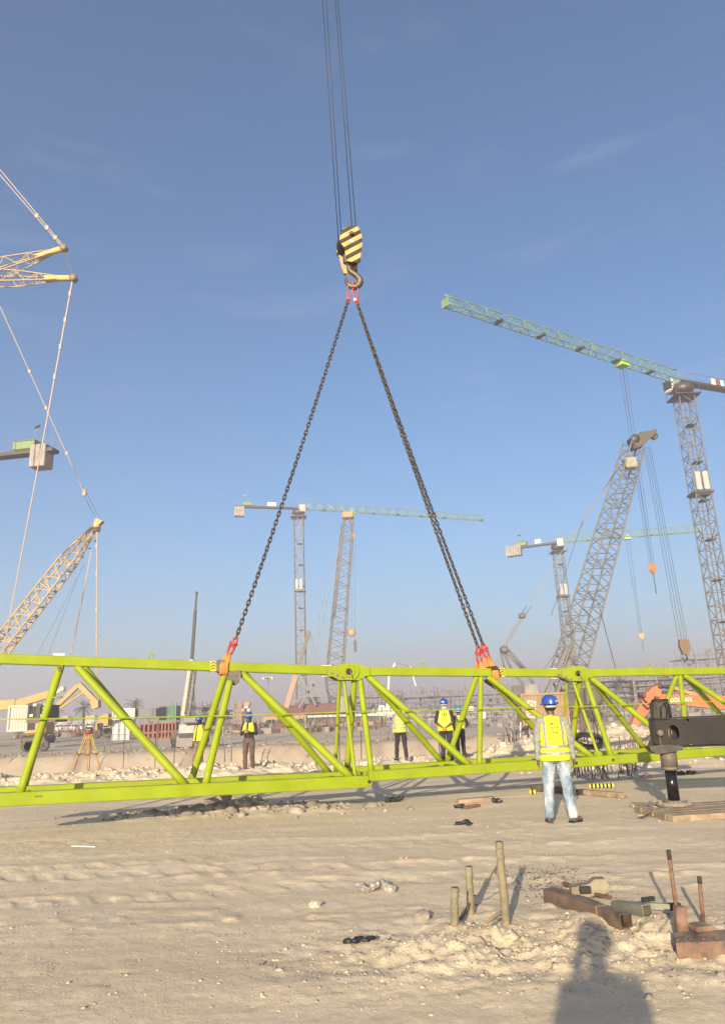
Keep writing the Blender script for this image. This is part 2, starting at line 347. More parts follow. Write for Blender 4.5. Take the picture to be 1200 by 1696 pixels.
# ------------------------------------------------------------------ rubble
def rock_mesh(seed, sub=2, flat=.65):
    import bmesh
    bm = bmesh.new(); bmesh.ops.create_icosphere(bm, subdivisions=sub, radius=1)
    r = random.Random(seed); off = Vector((r.uniform(-50, 50), r.uniform(-50, 50), r.uniform(-50, 50)))
    for v in bm.verts:
        k = 1+.55*noise.noise(v.co*1.1+off)+.22*noise.noise(v.co*2.9+off); v.co = v.co*k
        v.co.z *= flat
    co = np.array([v.co[:] for v in bm.verts]); fa = np.array([[q.index for q in f.verts] for f in bm.faces]); bm.free(); return co, fa
ROCKS = [rock_mesh(i, 1) for i in range(7)]; BIGR = [rock_mesh(i+20, 2) for i in range(6)]
def scatter(name, pos, size, mat, label, cat=None, rocks=ROCKS, sink=.15, kind='stuff'):
    V, F, k = [], [], 0
    for (x, y, z), s in zip(pos, size):
        co, fa = rocks[rng.integers(len(rocks))]; a, b = rng.uniform(0, 6.28), rng.uniform(-.5, .5)
        ca, sa, cb, sb = math.cos(a), math.sin(a), math.cos(b), math.sin(b)
        R = np.array([[ca, -sa, 0], [sa, ca, 0], [0, 0, 1]]) @ np.array([[1, 0, 0], [0, cb, -sb], [0, sb, cb]])
        V.append((co*s*rng.uniform(.75, 1.25, 3)) @ R.T + np.array([x, y, z+s*(.5-sink-.35)])); F.append(fa+k); k += len(co)
    V = np.concatenate(V); F = np.concatenate(F)
    me = bpy.data.meshes.new(name); me.vertices.add(len(V)); me.vertices.foreach_set('co', V.ravel())
    me.loops.add(F.size); me.loops.foreach_set('vertex_index', F.ravel().astype(np.int32)); me.polygons.add(len(F))
    me.polygons.foreach_set('loop_start', np.arange(0, F.size, 3, dtype=np.int32)); me.polygons.foreach_set('loop_total', np.full(len(F), 3, dtype=np.int32)); me.update()
    me.materials.append(mat); o = bpy.data.objects.new(name, me); COL.objects.link(o); o['kind'] = kind; o['label'] = label
    return o
CHALK = M('chalky_rock', (.48, .41, .31), .95, 0, .14, 2.5, 0, .4, 25)
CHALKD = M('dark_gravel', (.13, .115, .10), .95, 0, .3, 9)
CHALKP = M('sandy_pebble', (.40, .33, .235), .95, 0, .3, 9)
CHALKG = M('grey_rubble', (.27, .23, .185), .95, 0, .2, 3, 0, .4, 25)  # grey rubble colour, deepened to look shadowy under the jib
def pts(xy): z = gh(xy[:, 0], xy[:, 1]); return np.column_stack([xy, z])
# pebbles over the near ground
N = 13000; r_ = rng.uniform(5.0, 22, N); t_ = rng.uniform(-.6, .6, N); xy = np.column_stack([r_*np.sin(t_), r_*np.cos(t_)])
keep = (vnoise(xy[:, 0]*.9, xy[:, 1]*1.8, 12)+vnoise(xy[:, 0]*.3, xy[:, 1]*.5, 13)) > rng.uniform(-.5, .5, N); xy = xy[keep]
scatter('gravel', pts(xy), np.clip(.003+rng.exponential(.0034, len(xy)), 0, .020), CHALKP, 'small pale pebbles strewn over the sand')
# rubble of the foreground mound
xy = np.column_stack([rng.normal(1.3, 1.0, 3600), rng.normal(6.0, .42, 3600)]); scatter('rubble', pts(xy), .003+np.clip(rng.exponential(.0048, len(xy)), 0, .03), CHALKP, 'broken chalky rubble round the stakes', sink=.3)
xy = np.column_stack([rng.normal(3.0, .7, 800), rng.normal(5.9, .35, 800)]); scatter('rubble', pts(xy), .003+np.clip(rng.exponential(.004, len(xy)), 0, .02), CHALKP, 'crumbled chalk beside the rusty steel at the lower right', sink=.3)
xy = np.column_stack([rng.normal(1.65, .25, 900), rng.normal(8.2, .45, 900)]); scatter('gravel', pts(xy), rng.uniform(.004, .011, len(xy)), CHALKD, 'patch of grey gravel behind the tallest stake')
# rocks of the berm behind the jib
xy = np.column_stack([rng.uniform(-14, 5.5, 2600), rng.normal(26.2, 1.1, 2600)]); keep = vnoise(xy[:, 0]*.5, xy[:, 1]*.7, 15) > -.22; xy = xy[keep]
scatter('rubble', pts(xy), np.clip(.018+rng.exponential(.028, len(xy)), 0, .17), CHALK, 'pale broken rock along the lip of the cutting')
xy = np.column_stack([rng.normal(-6.2, 1.0, 160), rng.normal(25.3, .5, 160)]); scatter('rubble', pts(xy), .04+rng.exponential(.045, len(xy)), CHALK, 'heap of pale rocks beside the survey tripod', rocks=BIGR)
xy = np.column_stack([rng.uniform(3, 16, 1500), rng.uniform(21, 33, 1500)]); scatter('rubble', pts(xy), np.clip(.02+rng.exponential(.035, len(xy)), 0, .25), CHALK, 'pale rock on the spoil heaps behind the jib')
xy = np.column_stack([rng.normal(-2.6, 1.2, 500), rng.normal(15.1, .4, 500)]); scatter('rubble', pts(xy), .012+rng.exponential(.03, len(xy)), CHALKG, 'dark broken earth under the near bottom chord, coloured to look more shadowed')
xy = np.column_stack([rng.uniform(-40, 30, 1400), rng.normal(53.5, 1.6, 1400)]); scatter('rubble', pts(xy), .03+rng.exponential(.04, len(xy)), CHALKG, 'loose rock along the far lip of the cutting')
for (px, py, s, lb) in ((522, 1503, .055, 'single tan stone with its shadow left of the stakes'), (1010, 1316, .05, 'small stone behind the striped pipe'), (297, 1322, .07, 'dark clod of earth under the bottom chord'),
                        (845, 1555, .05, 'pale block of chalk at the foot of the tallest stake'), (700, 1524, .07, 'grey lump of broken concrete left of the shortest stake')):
    p = on_ground(px, py); co, fa = BIGR[int(px) % 6]; mb = MB(); mb.add([Vector(c)*s+p+Vector((0, 0, s*.25)) for c in co], [tuple(map(int, f)) for f in fa])
    solo('stone', mb, CHALKG if s == .07 else CHALK, lb, 'stone', p)
# ------------------------------------------------------------------ lime green crane jib on the ground
JA = Vector((-5.42, 12.46, 0)); JT = math.radians(20.9); JU = Vector((math.cos(JT), math.sin(JT), 0)); JV = Vector((-math.sin(JT), math.cos(JT), 0))
def jp(px, py, v):      # place of a pixel on the vertical plane v metres behind the near chord's face
    return on_plane(px, py, JA+JV*v, JV)
jib = thing('crane_jib', 'lime green triangular lattice jib lying across the whole site on the sand', 'crane jib', (0, 14.6, 0))
JX = [-34, 575, 950, 1240]
TOPY = [1081.5, 1104.5, 1108.5, 1104]; BOTY = [(1339, 1304.5), (1294.5, 1271.5), (1271.5, 1248.5)]
TW, BW = .165, [.20, .175, .175]
TV, FV = .72, 1.36
def strip(mb, p, q, w, h): mb.bar(p, q, w, h, bevel=.012)
top_lines, near_lines, far_lines = [], [], []
for s_ in range(3):
    a = jp(JX[s_], TOPY[s_], TV)-Vector((0, 0, TW/2)); b = jp(JX[s_+1], TOPY[s_+1], TV)-Vector((0, 0, TW/2))
    mb = MB(); strip(mb, a, b-JU*.004, TW, TW); mb.build('top_chord', LIME, jib); top_lines.append((a, b))
    w = BW[s_]
    a = jp(JX[s_] if s_ else -34, BOTY[s_][0], 0)+Vector((0, 0, w/2))+JV*w/2; b = jp((612, 950, 1240)[s_], BOTY[s_][1], 0)+Vector((0, 0, w/2))+JV*w/2
    if s_ == 1: a = jp(612, BOTY[1][0], 0)+Vector((0, 0, w/2))+JV*w/2
    mb = MB(); strip(mb, a, b-JU*.004, w, w); near_lines.append((a, b)); mb.build('bottom_chord', LIME, jib)
    a2, b2 = a+JV*FV, b+JV*FV
    mb = MB(); strip(mb, a2, b2-JU*.004, w, w); far_lines.append((a2, b2)); mb.build('bottom_chord', LIME, jib)
def lp(line, px):       # point on a line of the jib seen at picture column px
    a, b = line; d = b-a
    def g(p): q = p-CAMP; f = q.dot(fw); return cR*q.x + sR*q.dot(up0)*-1*-1*0 + (-0)*f + q.dot(right) - cR*q.x - (px-600)/FPX*f
    g0, g1 = g(a), g(b); return a + d*(g0/(g0-g1))
def brace(tl, tx, bl, bx, r, rt=None, name='diagonal_brace', cut_t=.05):
    a, b = lp(tl, tx)-Vector((0, 0, TW*.45)), lp(bl, bx)+Vector((0, 0, .07))
    d = (b-a).normalized(); mb = MB(); mb.path([a, a+d*.05, b-d*.22, b], [r, r, r, r*1.02], 12)
    mb.build(name, LIME, jib)
A, B, C_ = 0, 1, 2
TL, NL, FL = top_lines, near_lines, far_lines
# left section
brace(TL[A], 102, NL[A], 33, .062); brace(TL[A], 99, FL[A], 40, .055)
brace(TL[A], 128, NL[A], 308, .068); brace(TL[A], 140, FL[A], 296, .05)
brace(TL[A], 385, NL[A], 340, .062); brace(TL[A], 374, FL[A], 317, .062)
brace(TL[A], 398, NL[A], 582, .068); brace(TL[A], 402, FL[A], 546, .062)
brace(TL[A], 562, FL[A], 555, .034, name='vertical_brace'); brace(TL[A], 568, NL[A], 588, .034, name='vertical_brace')
# middle section
brace(TL[B], 587, FL[B], 575, .058, name='vertical_brace'); brace(TL[B], 595, NL[B], 615, .055, name='vertical_brace')
brace(TL[B], 607, NL[B], 778, .062); brace(TL[B], 607, FL[B], 732, .06)
brace(TL[B], 788, FL[B], 740, .058); brace(TL[B], 795, NL[B], 794, .052, name='vertical_brace')
brace(TL[B], 806, NL[B], 982, .060); brace(TL[B], 806, FL[B], 925, .055)
brace(TL[B], 938, FL[B], 930, .028, name='vertical_brace'); brace(TL[B], 945, NL[B], 992, .032, name='vertical_brace')
# right section
brace(TL[C_], 959, FL[C_], 945, .055, name='vertical_brace'); brace(TL[C_], 967, NL[C_], 1012, .055, name='vertical_brace')
brace(TL[C_], 974, NL[C_], 1128, .062); brace(TL[C_], 974, FL[C_], 1067, .058)
brace(TL[C_], 1119, FL[C_], 1075, .055); brace(TL[C_], 1124, NL[C_], 1139, .052, name='vertical_brace')
brace(TL[C_], 1130, NL[C_], 1300, .060); brace(TL[C_], 1130, FL[C_], 1235, .058)
# cross members between the two bottom chords
for ln, px in ((A, 42), (A, 312), (A, 585), (B, 618), (B, 786), (B, 940), (C_, 1010), (C_, 1090)):
    a = lp(NL[ln], px); b = a+JV*FV; mb = MB(); mb.tube(a, b, .04, n=10); mb.build('cross_member', LIME, jib)
for ln, p1, p2 in ((A, 42, 300), (A, 312, 560), (B, 618, 730), (B, 786, 915), (C_, 1010, 1085)):
    a = lp(NL[ln], p1); b = lp(FL[ln], p2); mb = MB(); mb.tube(a, b, .03, n=8); mb.build('cross_member', LIME, jib)
# pin joints: cheek plates, pin, retaining pin
def joint(px, ln, s=1.0):
    c = lp(TL[ln], px)-Vector((0, 0, .012)); ez = Vector((0, 0, 1))
    polyL = [(-.44*s, -.085), (-.44*s, .085), (-.36*s, .10), (-.22*s, .13), (.10*s, .135), (.17*s, .08), (.19*s, 0), (.17*s, -.08), (.10*s, -.155), (-.22*s, -.155), (-.34*s, -.085)]
    polyR = [(-.12*s, -.14), (-.19*s, -.06), (-.19*s, .06), (-.12*s, .15), (.16*s, .15), (.32*s, .09), (.42*s, .082), (.42*s, -.082), (.30*s, -.10), (.20*s, -.165), (.02*s, -.165)]
    for k, (poly, nm, off) in enumerate(((polyL, 'lug_plate', -.125), (polyL, 'lug_plate', .125), (polyR, 'lug_plate', -.096), (polyR, 'lug_plate', .096))):
        mb = MB(); mb.prism(poly, c+JV*off, JU, ez, .024); mb.build(nm, LIME, jib)
    mb = MB(); mb.lathe([(.115, -.142), (.115, -.137)], c, JV, 24); mb.lathe([(.105, -.150), (.112, -.142)], c, JV, 24); mb.build('pin_boss', LIME, jib)
    mb = MB(); mb.lathe([(.05, -.19), (.058, -.18), (.058, .18), (.05, .19)], c-JU*.03, JV, 20); o = mb.build('pin', STEEL, jib)
    mb = MB(); mb.path([c-JU*.02-JV*.2+ez*.03, c-JV*.21-ez*.05, c+JU*.03-JV*.2-ez*.13], .007, 5); mb.build('retaining_clip', M('galvanised_wire', (.5, .48, .42), .5, .5), jib)
    # torn white wrapping and grey padding on the left of the joint
    p = lp(TL[A if ln == A else B], px-35); mb = MB(); mb.bar(p-Vector((0, 0, .115)), p+Vector((0, 0, .10)), .03, TW+.03, JU); mb.build('tape_band', WHITE, jib)
    mb = MB(); r = random.Random(px)
    for i in range(16):
        q = p+JU*(.05+.018*i)+Vector((0, 0, -.06-.006*i+r.uniform(-.02, .02)))-JV*(.10+r.uniform(0, .03)); mb.box(q, (.05, .02, .05), bevel=.008, M3=Matrix.Rotation(r.uniform(0, 3), 3, 'Y'))
    mb.build('torn_wrapping', GREYF, jib)
joint(575, A); joint(951, B, .92)
# left-end white tape
p = lp(TL[A], 97); mb = MB(); mb.bar(p-Vector((0, 0, .10)), p+Vector((0, 0, .125)), .035, TW+.02, JU); mb.build('tape_band', WHITE, jib)
mb = MB(); mb.path([p-JV*.1-Vector((0, 0, .1)), p-JV*.11+JU*.03-Vector((0, 0, .16)), p-JV*.1+JU*.09-Vector((0, 0, .17))], .012, 5, flat=2); mb.build('torn_wrapping', GREYF, jib)
# splice plates of the bottom chords
for ln in (NL, FL):
    p = lp(ln[A], 609)-Vector((0, 0, .0)); mb = MB()
    for off in (-.108, .108):
        mb.prism([(-.36, -.035), (-.36, .035), (.03, .06), (.03, -.06)], p+JV*off, JU, (0, 0, 1), .012)
    mb.build('splice_plate', LIME, jib)
    mb = MB(); mb.lathe([(.03, -.13), (.03, .13)], p-JU*.02, JV, 12); mb.build('pin', STEEL, jib)
    p = lp(ln[B], 948); mb = MB(); mb.lathe([(.03, -.12), (.03, .12)], p, JV, 12); mb.build('pin', STEEL, jib)
# lifting eyes and walkway brackets on the top chord
for px, ln in ((250, A), (700, B), (1075, C_)):
    c = lp(TL[ln], px)+Vector((0, 0, TW/2+.045)); mb = MB(); pts_ = [c+JU*.045*math.cos(t)+Vector((0, 0, .045*math.sin(t))) for t in np.linspace(0, 2*math.pi, 15)[:-1]]
    mb.path(pts_, .012, 6, closed=True); mb.build('lifting_eye', LIME, jib)
# small bolts, stiffener rings and dark marks on the chords
for px in (61, 68): p = lp(NL[A], px)-JV*.103+Vector((0, 0, .03)); mb = MB(); mb.box(p, (.05, .01, .012), JT); mb.build('bolt_slot', STEEL, jib)
for px, ln in ((752, B), (765, B), (788, B), (1100, C_)):
    p = lp(TL[ln], px); mb = MB(); mb.bar(p-Vector((0, 0, TW/2+.004)), p+Vector((0, 0, TW/2+.004)), .008, TW+.008, JU); mb.build('weld_seam', LIME, jib)
p = lp(NL[B], 1010) if False else lp(NL[C_], 1010); mb = MB(); mb.lathe([(.028, -.092), (.028, .1)], p, JV, 10); mb.build('bolt', STEEL, jib)
# lifeline rod along the near side
rod = [jp(px, py, .30) for px, py in ((-20, 1192), (60, 1191), (180, 1189.5), (330, 1186.5), (475, 1183), (585, 1178.5), (720, 1176), (850, 1172.5), (985, 1169.5), (1075, 1165), (1160, 1162.5), (1240, 1161))]
mb = MB(); mb.path(rod, .0125, 8); mb.build('lifeline_rod', LIME, jib)
for px, py in ((97, 1155),): p = jp(px, py, .2); mb = MB(); mb.tube(p-JU*.10, p+JU*.07, .012, n=6); mb.build('rod_bracket', LIME, jib)
for px in (352, 828):       # hazard tape on the top chord
    ln = A if px < 575 else B; p = lp(TL[ln], px); w = TW+.012; mb = MB(); mb.bar(p-JU*.055, p+JU*.055, w, w); t_ = mb.build('hazard_tape', M('yellow_tape', (.8, .72, .05), .5), jib)
    mb = MB()
    for k in range(3): z = (-.05+.05*k); mb.prism([(-.045, -.02), (0, 0.012), (.045, -.02), (.045, 0), (0, .032), (-.045, 0)], p-JV*(w/2+.003)+Vector((0, 0, z)), JU, (0, 0, 1), .004)
    mb.build('chevron', BLACK, jib)
# sleepers and blocks that carry the jib
for px, ln, z0 in ((20, A, 0), (330, A, 0), (905, B, 0), (1075, C_, 0)):
    a = lp(near_lines[ln], px); zb = a.z-BW[ln]/2-.002; g = G(a.x, a.y)-.04; h = zb-g; c = a+JV*FV/2; k = max(1, int(h/.16)); 
    if px in (330, 905, 1075): continue
# ------------------------------------------------------------------ hook block, ropes, chains, slings
HB = at(578, 412, 15.2)
def hb(px, py, dy=0.0): return at(px, py, 15.2+dy)
hook = thing('hook_block', 'yellow and black striped crane hook block hanging from four wire ropes', 'hook block', hb(583, 470))
HY = M('hook_block_yellow', (.70, .38, .08), .6, 0, .2, 9, .12); HK = M('hook_block_black', (.03, .024, .018), .7, .0, .3, 6, .18, spec=.2)
ex = (hb(600, 412)-hb(560, 412)).normalized(); ez_ = Vector((0, 0, 1)); ez_ = (hb(575, 380)-hb(583, 445)).normalized(); ez_ = (ez_-ex*ez_.dot(ex)).normalized(); ey_ = ez_.cross(ex).normalized()
sc_ = (hb(600, 412)-hb(560, 412)).length/40.0          # metres per source pixel at the block
def hp(px, py, d=0.0):  # px,py relative to the block centre (578,412), d = depth towards the camera positive
    return HB + ex*(px-578)*sc_ + ez_*(412-py)*sc_ - ey_*d
cheek = [(566, 384), (575, 379), (586, 377), (594, 381), (598, 392), (600, 408), (598, 425), (597, 445), (592, 447), (575, 444), (572, 430), (570, 418), (562, 408), (563, 394)]
cheek = [((x-578)*sc_, (412-y)*sc_) for x, y in cheek]
def clip_poly(poly, a, b, c, keep=1):
    out = []
    for i in range(len(poly)):
        p, q = poly[i], poly[(i+1) % len(poly)]; fp, fq = keep*(a*p[0]+b*p[1]-c), keep*(a*q[0]+b*q[1]-c)
        if fp >= 0: out.append(p)
        if fp*fq < 0: t = fp/(fp-fq); out.append((p[0]+t*(q[0]-p[0]), p[1]+t*(q[1]-p[1])))
    return out
for dd, dx in ((.17, 0), (-.20, -6)):
    o_ = hp(578+dx, 412+(0 if dx == 0 else 5), dd); mb = MB(); mb.prism(cheek, o_, ex, ez_, .03); pl = mb.build('cheek_plate', HK, hook)
    na, nb = -.52, .855
    for k in range(-6, 8):
        c0 = (k*15.2-1)*sc_; pg = clip_poly(clip_poly(cheek, na, nb, c0, 1), na, nb, c0+7.6*sc_, -1)
        if len(pg) >= 3: mb = MB(); mb.prism(pg, o_-ey_*.0175*(1 if dd > 0 else 1), ex, ez_, .006); mb.build('yellow_stripe', HY, pl)
for k, d in enumerate((.10, .03, -.05, -.12)):
    mb = MB(); R_ = .245; mb.lathe([(R_*.2, -.022), (R_, -.024), (R_*.9, -.008), (R_*.9, .008), (R_, .024), (R_*.2, .022)], hp(578-abs(d-.1)*18, 399+k, d), ey_, 28); mb.build('sheave', STEEL, hook)
mb = MB(); mb.lathe([(.035, -.27), (.045, -.26), (.045, .22), (.035, .23)], hp(582, 394, 0), ey_, 14); mb.build('sheave_pin', STEEL, hook)
for q in ((566, 392), (586, 384), (569, 407), (590, 428), (574, 420)):
    mb = MB(); mb.lathe([(.011, 0), (.011, .012)], hp(q[0], q[1], .187), -ey_, 6); mb.build('bolt', STEEL, hook)
mb = MB(); mb.prism([(-.05, -.022), (.05, -.022), (.05, .022), (-.05, .022)], hp(582, 406.5, .192), ex, ez_, .004); mb.build('rating_plate', WHITE, hook)
mb = MB(); mb.prism([(-.03, -.018), (.03, -.018), (.03, .018), (-.03, .018)], hp(583, 425, .192), ex, ez_, .004); mb.build('rating_plate', M('grey_plate', (.45, .44, .42)), hook)
mb = MB(); mb.box(hp(576, 432, -.04), (.22, .2, .26), bevel=.03); mb.build('crosshead', STEEL, hook)
mb = MB(); mb.prism([((x-578)*sc_, (412-y)*sc_) for x, y in ((562, 430), (570, 428), (576, 440), (575, 455), (578, 458), (570, 458), (566, 448))], hp(578, 412, -.05), ex, ez_, .09); mb.build('guard_plate', M('tan_guard_paint', (.42, .29, .13), .6, 0, .15, 6, .3), hook)
mb = MB(); hk = [(578, 440), (579, 452), (585, 458), (592, 464), (596.5, 471), (595, 479), (588.5, 484), (580.5, 482), (575.5, 476), (573.5, 470), (574, 464)]
hr = [4.2, 4.6, 4.6, 5.2, 5.6, 5.6, 5.2, 4.4, 3.3, 2.4, 1.3]
fine = []; fr = []
for i in range(len(hk)-1):
    for t in (0, .34, .67):
        i0, i1, i2, i3 = max(i-1, 0), i, i+1, min(i+2, len(hk)-1)
        q = [.5*((2*hk[i1][c])+(-hk[i0][c]+hk[i2][c])*t+(2*hk[i0][c]-5*hk[i1][c]+4*hk[i2][c]-hk[i3][c])*t*t+(-hk[i0][c]+3*hk[i1][c]-3*hk[i2][c]+hk[i3][c])*t**3) for c in (0, 1)]
        fine.append(hp(q[0], q[1], 0)); fr.append((hr[i]+(hr[i+1]-hr[i])*t)*sc_)
fine.append(hp(574, 464)); fr.append(.2*sc_)
mb.path(fine, fr, 12, upv=ey_); mb.build('hook', M('forged_steel', (.13, .105, .07), .5, .5, .25, 8, .4), hook)
mb = MB(); mb.bar(hp(577, 457), hp(574.5, 468), .05, .012, ey_); mb.build('safety_latch', STEEL, hook)
ROPE = M('wire_rope', (.035, .04, .055), .5, .5, .2, 30)
for (x0, y0, x1, y1, d) in ((537, 48, 560, 396, .10), (543, 48, 564.5, 384, .03), (558.5, 48, 582.5, 376, -.05), (563, 48, 589.5, 382, -.12)):
    a = at(x1, y1, 15.2-d); b = at(x0, y0, 15.2-d-.25); b2 = a+(b-a)*3.2
    mb = MB(); mb.path([b2, b, a], .0105, 6); mb.build('wire_rope', ROPE, hook)
# slung chains
def link_geo(L, W, r, n=10, k=5):
    path_ = []; h = L/2-W/2
    for i in range(n):
        a = 2*math.pi*i/n; s_ = math.sin(a); path_.append(Vector((W/2*math.cos(a), 0, W/2*s_+(h if s_ >= 0 else -h))))
    mb = MB(); mb.path(path_, r, k, closed=True, upv=(0, 1, 0)); return np.array(mb.v), mb.f
def chain(mb, pts_, pitch=.092, L=.124, W=.054, r=.0145):
    LV, LF = link_geo(L, W, r); pts_ = [Vector(p) for p in pts_]; seg = [(pts_[i+1]-pts_[i]).length for i in range(len(pts_)-1)]; tot = sum(seg); n = int(tot/pitch)
    for i in range(n):
        s_ = (i+.5)*tot/n; j = 0
        while s_ > seg[j] and j < len(seg)-1: s_ -= seg[j]; j += 1
        p = pts_[j]+(pts_[j+1]-pts_[j])*(s_/seg[j]); d, a, b = frame_of(pts_[j+1]-pts_[j], (0, 1, 0)); rot = .35+math.pi/2*(i % 2)+.25*math.sin(i*.31)
        X = a*math.cos(rot)+b*math.sin(rot); Y = d.cross(X); Mx = np.array([X[:], Y[:], d[:]]).T
        mb.add((LV @ Mx.T)+np.array(p[:]), LF, True)
def sag(a, b, s, n=14):
    a, b = Vector(a), Vector(b); return [a+(b-a)*t - Vector((0, 0, 4*s*t*(1-t))) for t in np.linspace(0, 1, n)]
def shackle(mb, p, q, w, r):      # open U from p down to q
    p, q = Vector(p), Vector(q); d, a, b = frame_of(q-p, (0, 1, 0)); L = (q-p).length
    mb.path([p+a*w+d*0, p+a*w+d*L*.6, p+a*w*.8+d*L*.85, p+d*L, p-a*w*.8+d*L*.85, p-a*w+d*L*.6, p-a*w], r, 8, upv=b); mb.tube(p-a*w*1.7, p+a*w*1.7, r*1.1, n=8)
def sling_set(name, label, top_px, low_px, low_d, wraps, sag_, top_off):
    t0 = hp(585, 474)+Vector(top_off); a = at(*top_px, 15.2); b = at(low_px[0], low_px[1], low_d)
    th = thing(name, label, 'chain sling', b)
    mb = MB(); d, s1, s2 = frame_of(a-t0, (0, 1, 0)); L = (a-t0).length
    P = [t0+d*L*f+s1*w for f, w in ((0, 0), (.12, .045), (.35, .062), (.65, .05), (.85, .03), (.95, 0), (.85, -.03), (.65, -.05), (.35, -.062), (.12, -.045))]
    mb.path(P, .016, 8, closed=True, upv=s2); mb.build('master_link', REDP, th)
    mb = MB(); shackle(mb, t0+d*L*1.08, t0+d*L*.84, .028, .015); mb.build('coupling_link', REDP, th)
    mb = MB(); chain(mb, sag(t0+d*L*1.02, b, sag_)); mb.build('chain', CHAIN, th)
    return th, b
sl1, pL = sling_set('chain_sling', 'rusty chain sling running from the hook down to the left padded lifting point', (576.5, 497), (391, 1057), 14.05+.35, 1, .10, (-.03, -.05, 0))
sl2, pR = sling_set('chain_sling', 'right chain sling, nearer of the two, ending at the lower red shackle', (590, 499), (791, 1072), 16.15, 1, .11, (.03, -.03, 0))
sl3, pR2 = sling_set('chain_sling', 'right chain sling, farther of the two, ending at the higher red shackle', (590.6, 500), (799, 1067), 16.55, 1, .10, (.032, .03, 0))
mb = MB(); mb.ell(hp(588.5, 507), (.035, .035, .04)); solo('tag_disc', mb, M('white_tag', (.85, .85, .85), .4), 'small round white tag hanging under the red master links', 'tag', hp(588.5, 507))
def web_sling(label, chain_end, chord_pt, turn, w=.11, slant=0.0, lowpx=None):
    th = thing('webbing_sling', label, 'lifting sling', chord_pt, group='orange slings round the top chord')
    mb = MB(); P = Vector(chain_end); c = Vector(chord_pt); toT = (P-c).normalized(); hw = TW/2+.03
    neck = P - toT*.30
    shackle(mb, P-toT*.16, P+toT*.02, .035, .021); mb.build('shackle', REDP, th)
    mb = MB(); shackle(mb, P-toT*.11, P-toT*.33, .045, .024); mb.build('shackle', REDP, th)
    # flat loop: front run, under the chord, back run
    for sgn, oy in ((-1, -hw), (1, hw)):
        mb = MB(); lowc = c+JV*oy
        for k in (-1, 0, 1):
            top_ = neck+JU*k*.018+JV*oy*.25; low_ = lowc+JU*(k*w*.36)+Vector((0, 0, TW*.1)); un = c+JU*(k*w*.36)+JV*oy*.55-Vector((0, 0, hw+.012))
            mid = top_*.5+low_*.5+JV*oy*.12
            mb.path([top_, mid, low_, low_-Vector((0, 0, hw*.85)), un, c+JU*(k*w*.36)-Vector((0, 0, hw+.02))], [.028, .034, .034, .033, .030, .028], 10, flat=.62, upv=JV)
        mb.build('webbing', ORW, th)
    return th
cL = lp(TL[A], 369); cR1 = lp(TL[B], 810); cR2 = lp(TL[B], 801)
web_sling('orange webbing sling wrapped over grey padding at the left lifting point', pL, cL, 0, .13)
web_sling('orange webbing sling at the right lifting point, the larger lower one beside black padding', pR2, cR1+JU*.08-Vector((0, 0, .02)), 0, .13)
web_sling('orange webbing sling at the right lifting point, the one hanging behind the chord', pR, cR2-JU*.05+JV*.05+Vector((0, 0, .09)), 0, .10)
# padding between slings and steel
def pad(label, poly, org, thick, mat, sub=None):
    mb = MB(); mb.prism(poly, org, JU, (0, 0, 1), thick)
    return solo('padding', mb, mat, label, 'padding', org)
pad('grey padding folded over the top chord behind the left orange sling', [(-.10, -.09), (-.12, .10), (-.06, .125), (.03, .12), (.05, -.09)], cL-JU*.02, TW+.07, GREYF)
pad('ragged grey padding hanging under the top chord at the left lifting point', [(-.04, .03), (.17, .06), (.19, -.02), (.15, -.17), (.10, -.20), (.05, -.13), (-.05, -.11)], cL+JU*.12-Vector((0, 0, .13)), TW+.10, GREYF)
pad('black padding behind the right orange sling on the top chord', [(-.10, -.10), (-.12, .12), (0, .13), (.07, .06), (.09, -.10)], lp(TL[B], 818), TW+.05, M('black_padding', (.03, .022, .018), .9, 0, .3, 20, .1, .4))
pad('black rubber sleeve under the top chord right of the middle vertical brace', [(-.07, .06), (-.05, .0), (.06, -.07), (.18, -.14), (.20, -.10), (.10, 0), (.02, .07)], lp(TL[B], 812)-Vector((0, 0, .19))+JV*.12, .16, BLACK)
# ------------------------------------------------------------------ lattice work of the cranes
def lattice(mb, P, Q, w0, w1, h0, h1, bays, rc, rl, side=(1, 0, 0), tri=False, ends=(0, 0), zig=True):
    """four (or three) chords from P to Q with zig-zag lacing; ends = length at either end over which it narrows"""
    P, Q = Vector(P), Vector(Q); L = (Q-P).length; d = (Q-P)/L; s = Vector(side); s = (s-d*s.dot(d)).normalized(); u = s.cross(d).normalized()
    if u.z < 0: u = -u
    st = list(np.linspace(0, 1, bays+1)); rings = []
    for t in st:
        w, h = w0+(w1-w0)*t, h0+(h1-h0)*t; k = 1.0
        if ends[0] and t*L < ends[0]: k = min(k, .25+.75*t*L/ends[0])
        if ends[1] and (1-t)*L < ends[1]: k = min(k, .25+.75*(1-t)*L/ends[1])
        c = P+d*(t*L)
        if tri: rings.append([c-s*w/2, c+s*w/2, c+u*h])
        else: rings.append([c-s*w/2*k-u*h/2*k, c+s*w/2*k-u*h/2*k, c+s*w/2*k+u*h/2*k, c-s*w/2*k+u*h/2*k])
    n = len(rings[0])
    for j in range(n): mb.path([r[j] for r in rings], rc, 5)
    for i in range(bays):
        for j in range(n):
            a, b = rings[i][j], rings[i][(j+1) % n]; c, e = rings[i+1][j], rings[i+1][(j+1) % n]
            if i % 2 == 0: mb.tube(a, e, rl, n=4, caps=False)
            else: mb.tube(b, c, rl, n=4, caps=False)
            if not zig or i % 4 == 0: mb.tube(a, b, rl, n=4, caps=False)
    return rings
def along(a, b, t): return Vector(a)+(Vector(b)-Vector(a))*t
BRICKR = M('faded_maroon', (.20, .075, .065), .7, 0, .2, 3)
